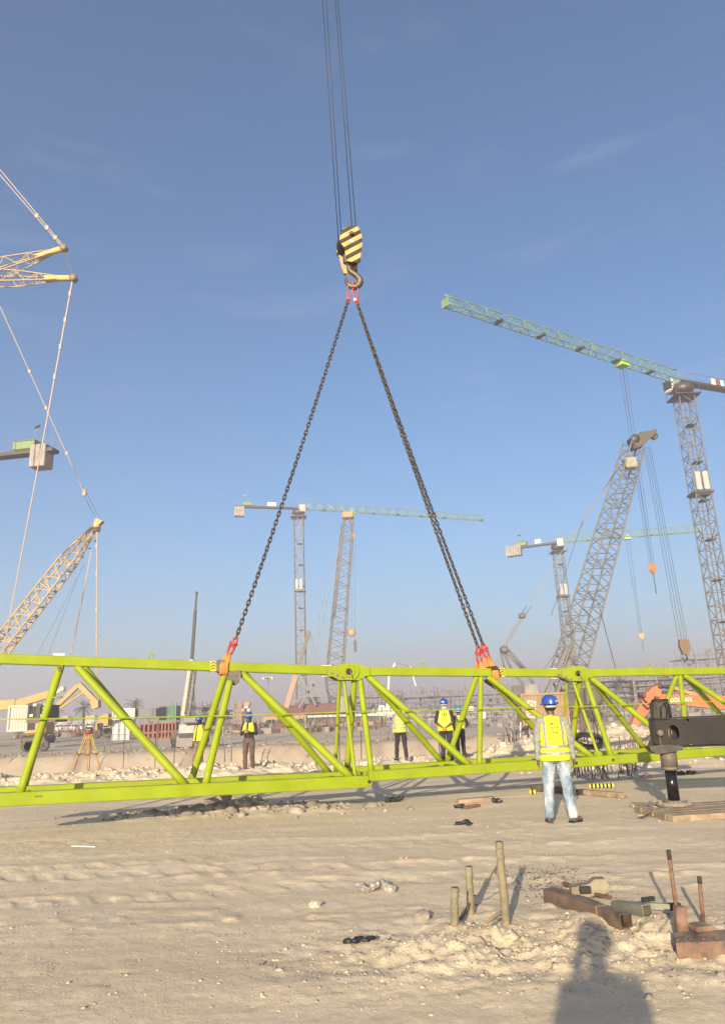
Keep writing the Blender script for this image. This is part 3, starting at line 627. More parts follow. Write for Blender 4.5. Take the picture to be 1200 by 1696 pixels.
def tower_crane(label, base, ztop, jib_tip, tail_dir, tail_len, jibmat, mastw=2.0, trolley=None, hook_drop=None, hookpx=None, rr=1.0, ballast=1, jh=1.5, cage=.62):
    base = Vector(base); th = thing('tower_crane', label, 'tower crane', base, group='tower cranes over the site')
    b = MB(); b.box(base+Vector((0, 0, .4)), (5, 5, 1.2)); b.build('foundation', CONC, th)
    m = MB(); top = Vector((base.x, base.y, ztop-2.2)); bays = int((top-base).length/(mastw*.85)); lattice(m, base, top, mastw, mastw, mastw, mastw, bays, .10*rr, .055*rr, zig=False); m.build('mast', GREYC, th)
    for k in range(1, int(ztop/5.4)): lad = MB(); lad.box((base.x+.25, base.y, base.z+k*5.4), (mastw*.55, mastw*.8, .12)); lad.build('rest_platform', STEEL, th)
    lad = MB(); lad.path([base+Vector((.1, .2, 1)), top+Vector((.1, .2, 0))], .07*rr, 4); lad.build('ladder', GREYC, th)
    cgz = base.z+(ztop-base.z)*cage; cg = MB()
    for q in (-.55, .45): cg.box((base.x+q, base.y-mastw*.6, cgz), (.75, .5, 2.6), bevel=.08)
    cg.build('climbing_cylinder', M('pale_hydraulic', (.42, .42, .40)), th)
    cg = MB(); cg.box((base.x, base.y, cgz-1.5), (mastw*1.25, mastw*1.25, .3)); cg.build('climbing_collar', STEEL, th)
    s = MB(); s.lathe([(mastw*.5, 0), (mastw*.72, .5), (mastw*.72, 1.0), (mastw*.55, 1.5)], top, n=14); s.build('slewing_ring', STEEL, th)
    s = MB(); s.box(top+Vector((0, 0, -.4)), (mastw*1.7, mastw*1.7, .12)); 
    for q in (-1, 1):
        for r in (-1, 1): s.tube(top+Vector((q*mastw*.8, r*mastw*.8, -.4)), top+Vector((q*mastw*.8, r*mastw*.8, .7)), .04, n=4)
    s.build('service_platform', STEEL, th)
    root = top+Vector((0, 0, 1.9)); tip = Vector(jib_tip); jd = (tip-root); jd.z = 0; jd.normalize(); sd = Vector((jd.y, -jd.x, 0))
    c = MB(); c.box(root+sd*1.3-jd*(-.6)+Vector((0, 0, -.3)), (1.5, 1.6, 1.9), math.atan2(jd.y, jd.x), bevel=.15); cb = c.build('cab', M('cab_cream', (.5, .48, .42), .5, 0, .1, 2, .3), th)
    g = MB(); g.box(root+sd*1.3+jd*1.37+Vector((0, 0, -.2)), (.05, 1.3, 1.3), math.atan2(jd.y, jd.x)); g.build('cab_window', M('dark_glass', (.03, .04, .05), .15), cb)
    j = MB(); L = (tip-root).length; lattice(j, root+jd*.5, tip, 1.25, 1.0, jh, jh*.72, int(L/1.5), .085*rr, .05*rr, side=sd, tri=True); j.build('jib', jibmat, th)
    fl = MB()
    for k in range(1, int(L/7)): fl.box(root+jd*(k*7)+Vector((0, 0, .05)), (.5, 1.3, .25), math.atan2(jd.y, jd.x))
    fl.build('jib_joint', STEEL, th)
    e = Vector(tip); fl = MB(); fl.box(e+Vector((0, 0, .2)), (.2, 1.0, 1.0), math.atan2(jd.y, jd.x)); fl.build('tip_plate', jibmat, th)
    td = Vector(tail_dir); td.z = 0; td.normalize(); te = root+td*tail_len; ang = math.atan2(td.y, td.x)
    t_ = MB(); t_.bar(root, te, 1.3, .38); t_.build('counter_jib', STEEL, th)
    t_ = MB(); 
    for q in (-.75, .75):
        a, bb = root+Vector((td.y*q, -td.x*q, 1.25)), te+Vector((td.y*q, -td.x*q, 1.25)); t_.tube(a, bb, .03, n=4)
        for k in range(9): p_ = along(a, bb, k/8); t_.tube(p_, p_-Vector((0, 0, 1.0)), .025, n=4)
    t_.build('handrail', GREYL, th)
    t_ = MB(); t_.box(along(root, te, .42)+Vector((0, 0, .95)), (tail_len*.14, .1, 1.0), ang); t_.build('banner', WHITE, th)
    t_ = MB(); t_.box(along(root, te, .42)+Vector((td.y, -td.x, 0))*.08*(1 if (td.y*-1) < 0 else 1)+Vector((0, 0, .95)), (tail_len*.05, .12, .9), ang); t_.build('banner_mark', BRICKR, th)
    t_ = MB(); t_.box(along(root, te, .80)+Vector((0, 0, .85)), (2.6, 1.3, 1.1), ang, bevel=.1); t_.build('winch', M('lime_winch_cover', (.18, .28, .10), .6), th)
    for k in range({1: 4, 2: 6, 3: 3}[ballast]):
        t_ = MB(); t_.box(along(root, te, .93)+td*(.62*k-1.0)-Vector((0, 0, 1.3 if ballast == 1 else .6)), (.56, 1.7, 2.5), ang, bevel=.06); t_.build('counterweight', CONC, th)
    t_ = MB(); t_.tube(along(root, te, .85)+Vector((0, 0, 1.4)), along(root, te, .85)+Vector((.2, 0, 3)), .04, n=4); t_.box(along(root, te, .85)+Vector((.2, 0, 3)), (.9, .1, .25), ang-.4); t_.build('wind_vane', STEEL, th)
    if trolley is not None:
        tp = along(root, tip, trolley)-Vector((0, 0, .35)); t_ = MB(); t_.box(tp, (1.5, 1.3, .35), math.atan2(jd.y, jd.x)); t_.box(tp+Vector((0, 0, .5)), (.6, .5, .7), math.atan2(jd.y, jd.x)); t_.build('trolley', LGREEN, th)
        hz_ = tp-Vector((0, 0, hook_drop)); r_ = MB()
        for q in (-.35, .35): 
            for q2 in (-.2, .2): r_.tube(tp+jd*q+sd*q2, hz_+jd*q*.5+sd*q2, .022, n=4)
        r_.build('hoist_rope', ROPE, th)
        r_ = MB(); r_.prism([(-.6, .5), (.6, .5), (.45, -.3), (0, -.8), (-.45, -.3)], hz_, jd, (0, 0, 1), .5); r_.build('hook_block', M('faded_orange', (.62, .33, .16), .6), th)
        r_ = MB(); r_.tube(hz_-Vector((0, 0, .7)), hz_-Vector((0, 0, 3.2)), .05, n=5); r_.build('hook', STEEL, th)
    return th
def at_z(px, py, z): return gnd(px, py, z)
def gz(p): return Vector((p.x, p.y, G(p.x, p.y)))
# right, nearest
t = at(1128, 640, 100); tip = at_z(737, 505, t.z+.6); root = Vector((t.x, t.y, t.z)); dj = (tip-root); 
tower_crane('nearest tower crane with its green jib reaching over the upper right of the picture', gz(t), t.z+.9, tip, (at_z(1200, 652, t.z)-root), 17, MINT, 2.1, trolley=.30, hook_drop=27, jh=1.75, cage=.66)
t = at(494, 846, 190); tip = at_z(798, 862, t.z+.6)
tower_crane('tower crane left of centre whose mint jib points right behind the chains', gz(t), t.z+.9, tip, at_z(392, 843, t.z)-t, 16.3, MINT, 2.3, trolley=.27, hook_drop=6, rr=1.15, jh=1.9)
t = at(922, 903, 175); tip = at_z(1158, 880, t.z+.6)
tower_crane('tower crane with a leaning-looking mast behind the grey lattice boom at the right', gz(t), t.z+.9, tip, at_z(848, 913, t.z)-t, 10.5, MINT, 2.1, trolley=.5, hook_drop=22, rr=1.1, ballast=2, jh=1.9, cage=.70)
t = at(-150, 800, 80); te = at(92, 752, 80); te.z = t.z = (t.z+te.z)/2; te = at_z(92, 755, t.z)
tower_crane('tower crane of which only the dark counter jib shows at the left edge', gz(t), t.z+.9, t+(t-te), te-t, (te-t).length, MINT, 2.0, ballast=3, jh=1.6)
# ------------------------------------------------------------------ crawler cranes
def carbody(th, c, ang, mat, s=1.0):
    u_ = Vector((math.cos(ang), math.sin(ang), 0)); v_ = Vector((-u_.y, u_.x, 0)); Rz = ang
    for q in (-1, 1):
        m = MB(); m.prism([(-3.6*s, .1), (-3.2*s, -.5*s+.5-.5), (3.2*s, 0), (3.6*s, .3), (3.6*s, .9*s), (3.2*s, 1.2*s), (-3.2*s, 1.2*s), (-3.6*s, .9*s)], c+v_*q*2.4*s, u_, (0, 0, 1), 1.0*s); m.build('track', STEEL, th)
    m = MB(); m.box(c+Vector((0, 0, 2.3*s)), (7.5*s, 3.2*s, 1.9*s), Rz, bevel=.2); m.build('machine_deck', mat, th)
    m = MB(); m.box(c-u_*3.8*s+Vector((0, 0, 2.9*s)), (1.6*s, 4.6*s, 2.6*s), Rz, bevel=.1); m.build('counterweight', CONC, th)
    m = MB(); m.box(c+u_*3.1*s-v_*2.2*s+Vector((0, 0, 2.6*s)), (1.8*s, 1.1*s, 1.9*s), Rz, bevel=.2); m.build('cab', mat, th)
def pulley_head(th, c, d, mat, s=1.0):
    m = MB(); _, sd, uu = frame_of(d, (0, 1, 0))
    for q in (-.5, 0, .5): m.lathe([(.12*s, -.08), (.55*s, -.1), (.5*s, 0), (.55*s, .1), (.12*s, .08)], Vector(c)+uu*q*s, uu, 12)
    m.build('head_sheaves', mat, th)
# grey lattice boom crane at the right
foot = at(930, 1150, 80); head = at(1049, 738, 80)
rc = thing('crawler_crane', 'grey crawler crane with a broad lattice boom leaning right beside the nearest tower crane', 'crawler crane', gz(at(925, 1175, 80)))
base = Vector(rc.location); carbody(rc, base, math.radians(10), GREYC, .9)
m = MB(); lattice(m, foot, head, 2.7, 1.75, 2.2, 1.5, 32, .10, .045, side=(1, .35, 0), ends=(1.5, 0), zig=True); m.build('boom', GREYL, rc)
for t_ in (.20, .21, .38, .50, .60, .63, .735, .75, .775, .79, .805, .82, .84, .86, .875, .89): 
    m = MB(); c_ = along(foot, head, t_); m.bar(c_+Vector((.1, -.8, 0)), c_+Vector((1.3, -.8, .35)), .07, .05); m.build('rung', STEEL, rc)
m = MB(); m.bar(foot, base+Vector((2.2, 0, 2.0)), 1.6, .9); m.build('boom_foot', GREYC, rc)
m = MB(); m.box(along(foot, head, .915)+Vector((0, -.5, 0)), (1.3, 1.2, 1.2), bevel=.1); m.build('boom_winch', M('cream_winch', (.33, .3, .22)), rc)
nose = at(1082, 722, 80); m = MB(); m.prism([(-.6, -.7), (-.7, .5), (.4, .75), (1.7, .35), (2.4, .25), (2.45, -.15), (1.6, -.45), (.6, -.9)], along(head, nose, .12)+Vector((0, 0, .3)), nose-head, (0, 0, 1), 1.3); m.build('boom_head', M('dark_olive_paint', (.07, .07, .04), .6, .1), rc)
m = MB(); m.lathe([(.1, -.15), (.42, -.18), (.36, 0), (.42, .18), (.1, .15)], nose, (0, 1, 0), 16); m.build('nose_sheave', GREYC, rc)
m = MB(); m.lathe([(.1, -.7), (.5, -.7), (.42, 0), (.5, .7), (.1, .7)], head+Vector((0, 0, .6)), (0, 1, 0), 16); m.build('head_sheaves', STEEL, rc)
hk2 = at(1133, 1074, 80); m = MB()
for q in (0, .35, .7, 1.0): m.tube(head+Vector((.9+q*.9, -.4+q*.5, -.2)), hk2+Vector((-.5+q*.9, 0, .6)), .022, n=4)
m.build('hoist_rope', ROPE, rc)
m = MB(); m.prism([(-.45, .9), (.45, .9), (.55, 0), (.3, -.6), (-.3, -.6), (-.55, .2)], hk2, (1, 0, 0), (0, 0, 1), .5); m.build('hook_block', M('brown_steel', (.2, .12, .06)), rc)
m = MB(); m.path([hk2-Vector((0, 0, .6)), hk2-Vector((-.1, 0, 1.0)), hk2-Vector((.25, 0, 1.3)), hk2-Vector((.35, 0, .9))], .12, 6); m.build('hook', STEEL, rc)
mast = at(864, 1020, 82); mb_ = at(862, 1100, 82); m = MB()
for a_, b_ in (((829, 1080), (836, 1114)), ((837, 1080), (866, 1110)), ((866, 1110), (890, 1142)), ((834, 1082), (849, 1114)), ((849, 1114), (880, 1150)), ((841, 1076), (880, 1120))): m.tube(at(*a_, 82), at(*b_, 82), .13, n=6)
m.build('back_mast', M('grey_mast', (.17, .17, .17), .6), rc)
m = MB(); m.box(at(834, 1076, 82), (.8, .8, .7), bevel=.15); m.build('mast_head', GREYC, rc); m = MB(); m.box(mast, (.7, .6, .5), bevel=.1); m.build('equaliser_block', GREYC, rc)
m = MB()
for q in (-.25, .25): m.tube(mast+Vector((q, 0, 0)), at(876, 1003, 81)+Vector((q, 0, 0)), .035, n=4); m.tube(at(876, 1003, 81)+Vector((q, 0, 0)), at(917, 938, 80.5)+Vector((q, 0, 0)), .035, n=4); m.tube(at(917, 938, 80.5)+Vector((q, 0, 0)), head+Vector((-.3, q, 0)), .045, n=4)
[m.tube(at(834+q, 1073, 82), at(863+q, 1023, 82), .035, n=4) for q in (-3, -1, 1, 3)]; m.build('boom_pendant', GREYL, rc)
m = MB(); m.tube(at(993, 985, 79), at(900, 1108, 79), .025, n=4); m.tube(at(965, 860, 80), at(912, 1020, 80), .03, n=4); m.tube(at(990, 1000, 79), at(1020, 1112, 79), .045, n=4); m.tube(at(1020, 1112, 79), at(1040, 1170, 79), .045, n=4); m.build('guy_line', ROPE, rc)
for q in (-1, 1):
    m = MB(); m.bar(at(945+q*6, 1072, 79), at(905+q*9, 1165, 79), .5, .35); m.build('backstop', GREYL, rc)
# centre crane
foot = at(551, 1120, 140); head = at(576, 856, 140)
rc = thing('crawler_crane', 'rust-topped lattice boom crane near the centre beside the left tower crane', 'crawler crane', gz(at(540, 1185, 140))); base = Vector(rc.location); carbody(rc, base, math.radians(160), BRICKR, 1.0)
m = MB(); lattice(m, foot-Vector((.3, 0, 5)), head, 3.0, 2.0, 2.6, 1.8, 32, .11, .06, side=(1, .2, 0), ends=(4, 1.5)); m.build('boom', GREYL, rc)
m = MB(); m.tube(along(foot, head, .35)+Vector((-.6, -1.3, 0)), along(foot, head, .98)+Vector((-.5, -1.1, 0)), .10, n=5); m.build('boom_cable_tray', M('rust_brown_paint', (.26, .13, .07), .7), rc)
m = MB(); m.box(head+Vector((0, 0, .3)), (2.2, 1.8, 1.3), bevel=.2); m.build('boom_head', M('ochre_head_paint', (.42, .24, .08), .6), rc)
m = MB(); hk3 = at(588, 1070, 140); m.tube(head+Vector((1.3, -.3, -.3)), hk3+Vector((0, 0, .8)), .035, n=4); m.tube(head+Vector((1.0, .3, -.3)), at(582, 1047, 140), .028, n=4); m.build('hoist_rope', ROPE, rc)
m = MB(); m.box(hk3, (.45, .4, 2.0), bevel=.1); m.build('hook_block', STEEL, rc)
m = MB(); m.ell(at(582, 1048, 140), (.75, .5, .7)); m.build('headache_ball', M('faded_orange', (.5, .3, .1)), rc)
m = MB(); m.tube(at(556, 905, 140), at(511, 1100, 141), .04, n=4); m.tube(at(562, 905, 140), at(519, 1095, 141), .04, n=4); m.build('boom_pendant', GREYL, rc)
for a_, b_ in (((496, 1118), (523, 1168)), ((507, 1120), (538, 1160)), ((525, 1125), (495, 1172))): m = MB(); m.bar(at(*a_, 138), at(*b_, 138), .35, .35); m.build('back_mast', GREYL, rc)
# small telescopic crane beside it
rc = thing('telescopic_crane', 'small telescopic crane with a black and tan boom behind the left tower crane', 'mobile crane', gz(at(472, 1186, 110))); base = Vector(rc.location)
m = MB(); m.box(base+Vector((0, 0, 1.0)), (6, 2.4, 1.0), bevel=.15); m.build('carrier', M('tan_carrier', (.42, .27, .16)), rc)
for q in (-2.1, -.7, .9, 2.2): m = MB(); m.lathe([(.3, -1.25), (.5, -1.25), (.5, -.85), (.3, -.85)], base+Vector((q, 0, .5)), (0, 1, 0), 12); m.build('wheel', BLACK, rc)
a_, b_ = at(474, 1172, 110), at(512, 1045, 110); m = MB(); m.bar(a_, along(a_, b_, .42), .6, .7); m.build('boom_base', M('tan_carrier', (.42, .27, .16)), rc)
m = MB(); m.bar(along(a_, b_, .40), along(a_, b_, .92), .36, .42); m.bar(along(a_, b_, .9), b_, .5, .5); m.tube(b_, b_+Vector((.6, 0, -2.2)), .05, n=4); m.build('boom_extension', STEEL, rc)
# ------------------------------------------------------------------ yellow cranes at the left edge
rc = thing('crawler_crane', 'yellow crawler crane whose lattice boom rises into the left of the picture', 'crawler crane', gz(at(-190, 1230, 95))); base = Vector(rc.location); carbody(rc, base, 0, YELC, 1.1)
head = at(158, 872, 95); foot = at(-105, 1330, 95); foot.z = base.z+3
dirb = head-foot; m = MB(); lattice(m, foot, head, 1.95, 1.8, 1.9, 1.6, 30, .115, .05, side=(1, 0, .3), ends=(5, 5.5)); m.build('boom', YELC, rc)
m = MB(); m.prism([(-.3, -.9), (-.25, .2), (.0, .75), (.35, .5), (.85, .3), (.4, -.1), (.3, -1.0)], head+Vector((.2, 0, .3)), (1, 0, 0), (0, 0, 1), .9); m.build('boom_head', YELC, rc)
for t_ in (.42, .46, .5, .535, .58, .63, .665, .72, .77, .81, .85, .9, .94): m = MB(); p_ = along(foot, head, t_)+Vector((1.0, 0, -.5)); m.box(p_, (.35, .5, .12)); m.build('cable_guide', STEEL, rc)
for t_ in (.30, .58, .915): m = MB(); p_ = along(foot, head, t_); m.bar(p_+Vector((-1.0, -.95, .55)), p_+Vector((1.0, -.95, -.55)), .14, .12); m.build('splice_frame', M('brown_steel', (.2, .12, .06)), rc)
m = MB(); q0, q1, q2 = at(163, 860, 95), at(140, 816, 95), at(28, 568, 95); 
for q in (-.25, .25): m.tube(q0+Vector((q, 0, 0)), q1+Vector((q, 0, 0)), .04, n=4)
m.build('luffing_rope', ROPE, rc)
m = MB(); m.bar(q1, along(q1, q2, 1.35), .19, .08); m.box(q1, (.5, .3, .9), bevel=.05)
for t_ in (.25, .55, .8): m.box(along(q1, q2, t_), (.34, .2, .45))
m.build('pendant_bar', M('pale_orange_pendant', (.40, .29, .19)), rc)
m = MB(); m.bar(at(161, 868, 94.5), at(160, 1170, 94.5), .13, .10)
for y_ in (905, 950, 1010, 1055): m.box(at(160.6, y_, 94.5), (.28, .2, .6))
m.bar(at(152, 912, 94.5), at(118, 1085, 94.5), .12, .08); m.build('pendant_bar', M('pale_orange_pendant', (.40, .29, .19)), rc)
m = MB(); m.tube(at(140, 935, 94), at(62, 1085, 94), .022, n=4); m.tube(at(128, 960, 94), at(80, 1085, 94), .022, n=4); m.build('guy_line', ROPE, rc)
rc = thing('luffing_crane', 'yellow luffing crane struts jutting in at the upper left edge', 'crawler crane', gz(at(-330, 1230, 62))); base = Vector(rc.location); carbody(rc, base, 0, YELC, 1.1)
mt = Vector((base.x, base.y, at(0, 440, 62).z+2)); m = MB(); lattice(m, base+Vector((0, 0, 3)), mt, 2.2, 2.0, 2.2, 2.0, 24, .11, .05); m.build('main_boom', YELC, rc)
for (hx, hy, ex_, ey_2, w) in ((106, 411, 0, 445, 1.25), (122, 461, 0, 461, 1.05)):
    h_ = at(hx, hy, 60); e_ = at(ex_, ey_2, 60); d_ = (h_-e_).normalized(); m = MB(); f_ = h_-d_*((h_.x-base.x)/d_.x)
    rt_ = h_-d_*1.1; lattice(m, f_, rt_, 1.2, w, 1.2, w, 18, .07, .035, side=(0, 1, 0), ends=(3, 4.2)); m.build('strut', M('pale_yellow_lattice', (.42, .30, .15), .6), rc)
    m = MB(); m.bar(h_-d_*2.6, h_-d_*.1, .45, .48, bevel=.08); m.build('strut_head', YELC, rc); m = MB(); m.lathe([(.1, -.3), (.32, -.3), (.32, .3), (.1, .3)], h_, (0, 1, 0), 14); m.build('head_sheaves', M('brown_steel', (.2, .12, .06)), rc)
m = MB()
for q in (-.12, .0, .12): m.tube(at(107, 414, 60)+Vector((q, 0, 0)), at(121, 458, 60)+Vector((q, 0, 0)), .025, n=4)
m.tube(at(112, 466, 60), at(45, 482, 60), .015, n=4); m.tube(at(45, 482, 60), at(-20, 486, 60), .015, n=4); m.build('luffing_rope', ROPE, rc)
m = MB(); a_, b_ = at(104, 408, 60), at(28, 318, 60)
for q in (-.09, .09): m.bar(a_+Vector((q, 0, 0)), along(a_, b_, 1.6)+Vector((q*2.5, 0, 0)), .06, .06)
for t_ in (.15, .33, .55): m.box(along(a_, b_, t_), (.3, .2, .4))
a_, b_, c_ = at(120, 465, 60), at(79, 690, 60), at(33, 935, 60)
m.bar(a_, b_, .10, .06); m.bar(b_, c_, .085, .06); m.bar(c_, along(b_, c_, 1.6), .08, .05)
for t_ in (.1, .3, .5, .72): m.box(along(a_, b_, t_), (.2, .15, .5))
m.build('pendant_bar', M('pale_orange_pendant', (.40, .29, .19)), rc)
# ------------------------------------------------------------------ things beyond the cutting
def gat(px, Y): p = at(px, 1190, Y); return Vector((p.x, p.y, G(p.x, p.y)))
def pxm(Y): return Y/FPX*1.04       # metres per source pixel at depth Y
GALV = M('galvanised_steel', (.42, .42, .41), .45, .5, .1, 3, .25)
def wheel_part(th, c, r, w, ax=(0, 1, 0), rim=None):
    m = MB(); ax = Vector(ax); m.lathe([(r*.55, -w/2), (r*.93, -w/2), (r, -w*.3), (r, w*.3), (r*.93, w/2), (r*.55, w/2)], c, ax, 18); t = m.build('tyre', M('dusty_tyre', (.05, .045, .04), .8, 0, .2, 6, .45), th)
    m = MB(); m.lathe([(r*.15, -w*.5), (r*.3, -w*.42), (r*.56, -w*.3), (r*.56, w*.3), (r*.3, w*.42), (r*.15, w*.5)], c, ax, 14); m.build('rim', rim or M('rim_paint', (.4, .38, .34), .5, .2), t)
def container(label, px0, px1, y0, y1, Y, mat, cat='container', open_side=None, name='shipping_container', D=2.4, doors=True):
    a, b = at(px0, y1, Y), at(px1, y1, Y); top = at(px0, y0, Y).z; w = b.x-a.x; z0 = G((a.x+b.x)/2, Y) if a.z < 1.3 else a.z; h = top-a.z
    o = Vector(((a.x+b.x)/2, Y, a.z)); th = thing(name, label, cat, o)
    m = MB()
    n = max(6, int(w/.28)); V = []      # corrugated front
    for i in range(n*4+1):
        x = a.x+.08+(w-.16)*i/(n*4); dy = (0, 0, .05, .05)[i % 4]; V += [(x, Y+dy, a.z+.12), (x, Y+dy, a.z+h-.12)]
    m.add(V, [(2*i, 2*i+2, 2*i+3, 2*i+1) for i in range(n*4)]); m.box((o.x, Y+.08+D/2, a.z+h/2), (w-.12, D-.1, h-.1)); m.build('side_wall', mat, th)
    for q in (a.x+.05, b.x-.05): m = MB(); m.box((q, Y-.01, a.z+h/2), (.14, .16, h)); m.build('corner_post', mat, th)
    for q in (a.z+.07, a.z+h-.07): m = MB(); m.box((o.x, Y-.012, q), (w-.16, .14, .15)); m.build('rail', mat, th)
    return th, a, b, h
def label_plates(th, pts_, Y, s=.25):
    for x, z in pts_: m = MB(); m.box((x, Y-.1, z), (s, .02, s*.7)); m.build('warning_plate', WHITE, th)
# white truck body, dark boxes on a trailer
th, a, b, h = container('cream box body of a truck cut by the left edge', 12, 45, 1169, 1212, 64, M('cream_panel', (.62, .56, .47), .6, 0, .05, 2, .3), 'truck body', name='truck_body', D=1.6)
th, a, b, h = container('black generator box with white warning plates behind the cream truck body', 46, 63, 1166, 1191, 60, M('charcoal_panel', (.02, .021, .023), .6, 0, .1, 3, .06), 'generator', name='generator_box'); label_plates(th, [(a.x+.5, a.z+1.0), (a.x+.3, a.z+.25)], 60)
th, a, b, h = container('second black generator box, the one on the right nearer the yellow booms', 64, 78, 1166, 1190, 60, M('charcoal_panel', (.045, .047, .05)), 'generator', name='generator_box'); label_plates(th, [(a.x+.5, a.z+1.0), (a.x+.45, a.z+.7), (a.x+.3, a.z+.2)], 60)
th = thing('flatbed_trailer', 'flatbed trailer under the two black generator boxes', 'trailer', gat(60, 60)); a, b = at(44, 1192, 60), at(92, 1192, 60); zg = G(a.x, 66)
m = MB(); m.box(((a.x+b.x)/2, 61.2, a.z-.14), (b.x-a.x, 2.4, .22)); m.build('deck', M('trailer_brown', (.16, .10, .07), .7), th)
for x in (47, 52.5, 58, 76): 
    p = at(x, 1200, 60.2); wheel_part(th, Vector((p.x, 60.2, zg+.4)), .4, .3)
# storage tanks
for k, (x0, x1, yt, yb) in enumerate(((94, 120, 1172, 1196), (141, 162, 1171, 1195))):
    Y = 240; c = at((x0+x1)/2, yb, Y); r = (at(x1, yb, Y).x-at(x0, yb, Y).x)/2; h = at(x0, yt+2, Y).z-c.z; g0 = G(c.x, Y)
    th = thing('storage_tank', ('cream storage tank with a conical roof left of the tall palm', 'narrower cream storage tank right of the tall palm')[k], 'storage tank', (c.x, Y, g0))
    m = MB(); m.lathe([(r, 0), (r, h)], (c.x, Y, g0), n=28, caps=False); m.lathe([(r*.995, h), (r*.55, h+r*.25), (.1, h+r*.42)], (c.x, Y, g0), n=28); m.build('shell', M('cream_tank_paint', (.58, .52, .42), .6, 0, .06, .3, .2), th)
    for q in (.33, .66): m = MB(); m.lathe([(r+.0, h*q), (r+.06, h*q+.02), (r+.06, h*q+.14), (r, h*q+.16)], (c.x, Y, g0), n=28, caps=False); m.build('band', M('cream_tank_paint', (.58, .52, .42)), th)
    m = MB(); m.tube((c.x+r*.6, Y-r*.85, g0), (c.x+r*.6, Y-r*.85, g0+h+.6), .12, n=4); m.build('ladder', GALV, th)
# palms
FROND = M('palm_frond', (.075, .085, .045), .8, 0, .3, 2); PTR = M('palm_trunk', (.13, .10, .07), .9, 0, .2, 2, 0, .5, 8)
def palm(label, px, ytop, Y, r=2.2, seed=1):
    b = gat(px, Y); t = at(px, ytop, Y); rr = random.Random(seed); th = thing('palm_tree', label, 'palm tree', b, group='palm trees in the distance')
    zc = t.z-r*.45; m = MB(); m.path([b, b+Vector((.1, 0, (zc-b.z)*.5)), (b.x, b.y, zc)], [.32, .24, .2], 7); m.build('trunk', PTR, th)
    m = MB()
    for k in range(30):
        az, el = rr.uniform(0, 6.28), rr.uniform(-.5, 1.35); L = r*rr.uniform(.8, 1.15); c = Vector((b.x, b.y, zc)); pr = c; d = Vector((math.cos(az)*math.cos(el), math.sin(az)*math.cos(el), math.sin(el)))
        P = [c]
        for i in range(5): d = (d+Vector((0, 0, -.22-.05*i))).normalized(); P.append(P[-1]+d*L/5)
        for i in range(5):
            dd, s_, u_ = frame_of(P[i+1]-P[i]); w = .30*r*(1-abs(i-1.6)/4)
            for q in (-1, 1):
                for t_ in (0, .5):
                    p0 = along(P[i], P[i+1], t_); m.add([p0, along(P[i], P[i+1], t_+.22), p0+s_*q*w*.9+dd*.3*w+Vector((0, 0, -.35*w))], [(0, 1, 2)])
    m.build('crown', FROND, th)
palm('small palm half hidden by the slanting lime brace at the left', 92, 1176, 150, 2.0, 1)
palm('tall dark palm between the two cream storage tanks', 138, 1163, 150, 2.4, 2)
palm('palm rising behind the white shed', 222, 1160, 150, 2.3, 3)
th = thing('light_pole', 'thin pole in front of the tall palm', 'pole', gat(139, 118)); m = MB(); b = gat(139, 118); m.tube(b, (b.x, b.y, at(139, 1166, 118).z), .06, n=5); m.build('shaft', STEEL, th); m = MB(); m.box((b.x, b.y, at(139, 1168, 118).z), (.7, .1, .15)); m.build('cross_arm', STEEL, th)
# yellow excavators at the left
ORY = M('excavator_amber', (.52, .32, .09), .6, 0, .15, .8, .1)
th = thing('telehandler', 'amber telescopic boom sloping up at the left edge above the black boxes', 'boom lift', gat(25, 70)); b = gat(25, 70)
m = MB(); m.bar(at(-10, 1170, 70), at(28, 1166, 70), .8, .8); m.bar(at(24, 1167, 70), at(86, 1149, 70), .62, .62); m.build('boom', ORY, th); m = MB(); m.box(b+Vector((-6, 1, 1.2)), (3.2, 2, 1.7), bevel=.2); m.build('body', ORY, th)
m = MB(); m.box(at(104, 1141, 70), (.45, .5, .45), bevel=.1); m.bar(at(84, 1150, 70), at(104, 1142, 70), .3, .3); m.build('work_head', M('cream_panel', (.6, .55, .5)), th)
for q in (-7, -5): wheel_part(th, b+Vector((q, 0, .4)), .42, .4)
th = thing('excavator', 'long amber excavator arm bent over the storage tanks at the left', 'excavator', gat(86, 80)); b = gat(86, 80)
for a_, c_, w in (((88, 1176), (131, 1134), .42), ((92, 1178), (140, 1146), .2), ((131, 1133), (161, 1164), .5)): m = MB(); m.bar(at(*a_, 80), at(*c_, 80), w, w*1.05, bevel=.04); m.build('cylinder' if w < .3 else ('boom' if a_[0] < 100 else 'stick'), ORY, th)
m = MB(); m.prism([(-.5, .3), (.35, .4), (.4, -.35), (-.2, -.5)], at(159, 1166, 80), (1, 0, 0), (0, 0, 1), .9); m.build('bucket', ORY, th)
m = MB(); m.box(b+Vector((-1.6, 1, 1.5)), (2.2, 2.4, 1.3), bevel=.2); m.build('house', ORY, th); m = MB(); m.box(b+Vector((-1.6, 1, .4)), (2.6, 2.6, .7), bevel=.25); m.build('track', STEEL, th)
th = thing('wheel_loader', 'amber machine with a dark cab opening left of the white shed', 'loader', gat(173, 90)); b = gat(173, 90); s = pxm(90)
m = MB(); m.prism([(-9*s, 12*s), (-9*s, 18*s), (-4*s, 32*s), (5*s, 36*s), (10*s, 35*s), (10*s, 18*s), (3*s, 18*s), (3*s, 22*s), (-6*s, 22*s), (-6*s, 12*s)], b, (1, 0, 0), (0, 0, 1), 1.8); m.build('body', ORY, th)
m = MB(); m.box(b+Vector((-1*s, 0, 20*s)), (7*s, 1.4, 8*s)); m.build('cab', M('dark_glass', (.03, .04, .05), .15), th)
for q in (-7, 8): wheel_part(th, b+Vector((q*s, -.6, .55)), .55, .45)
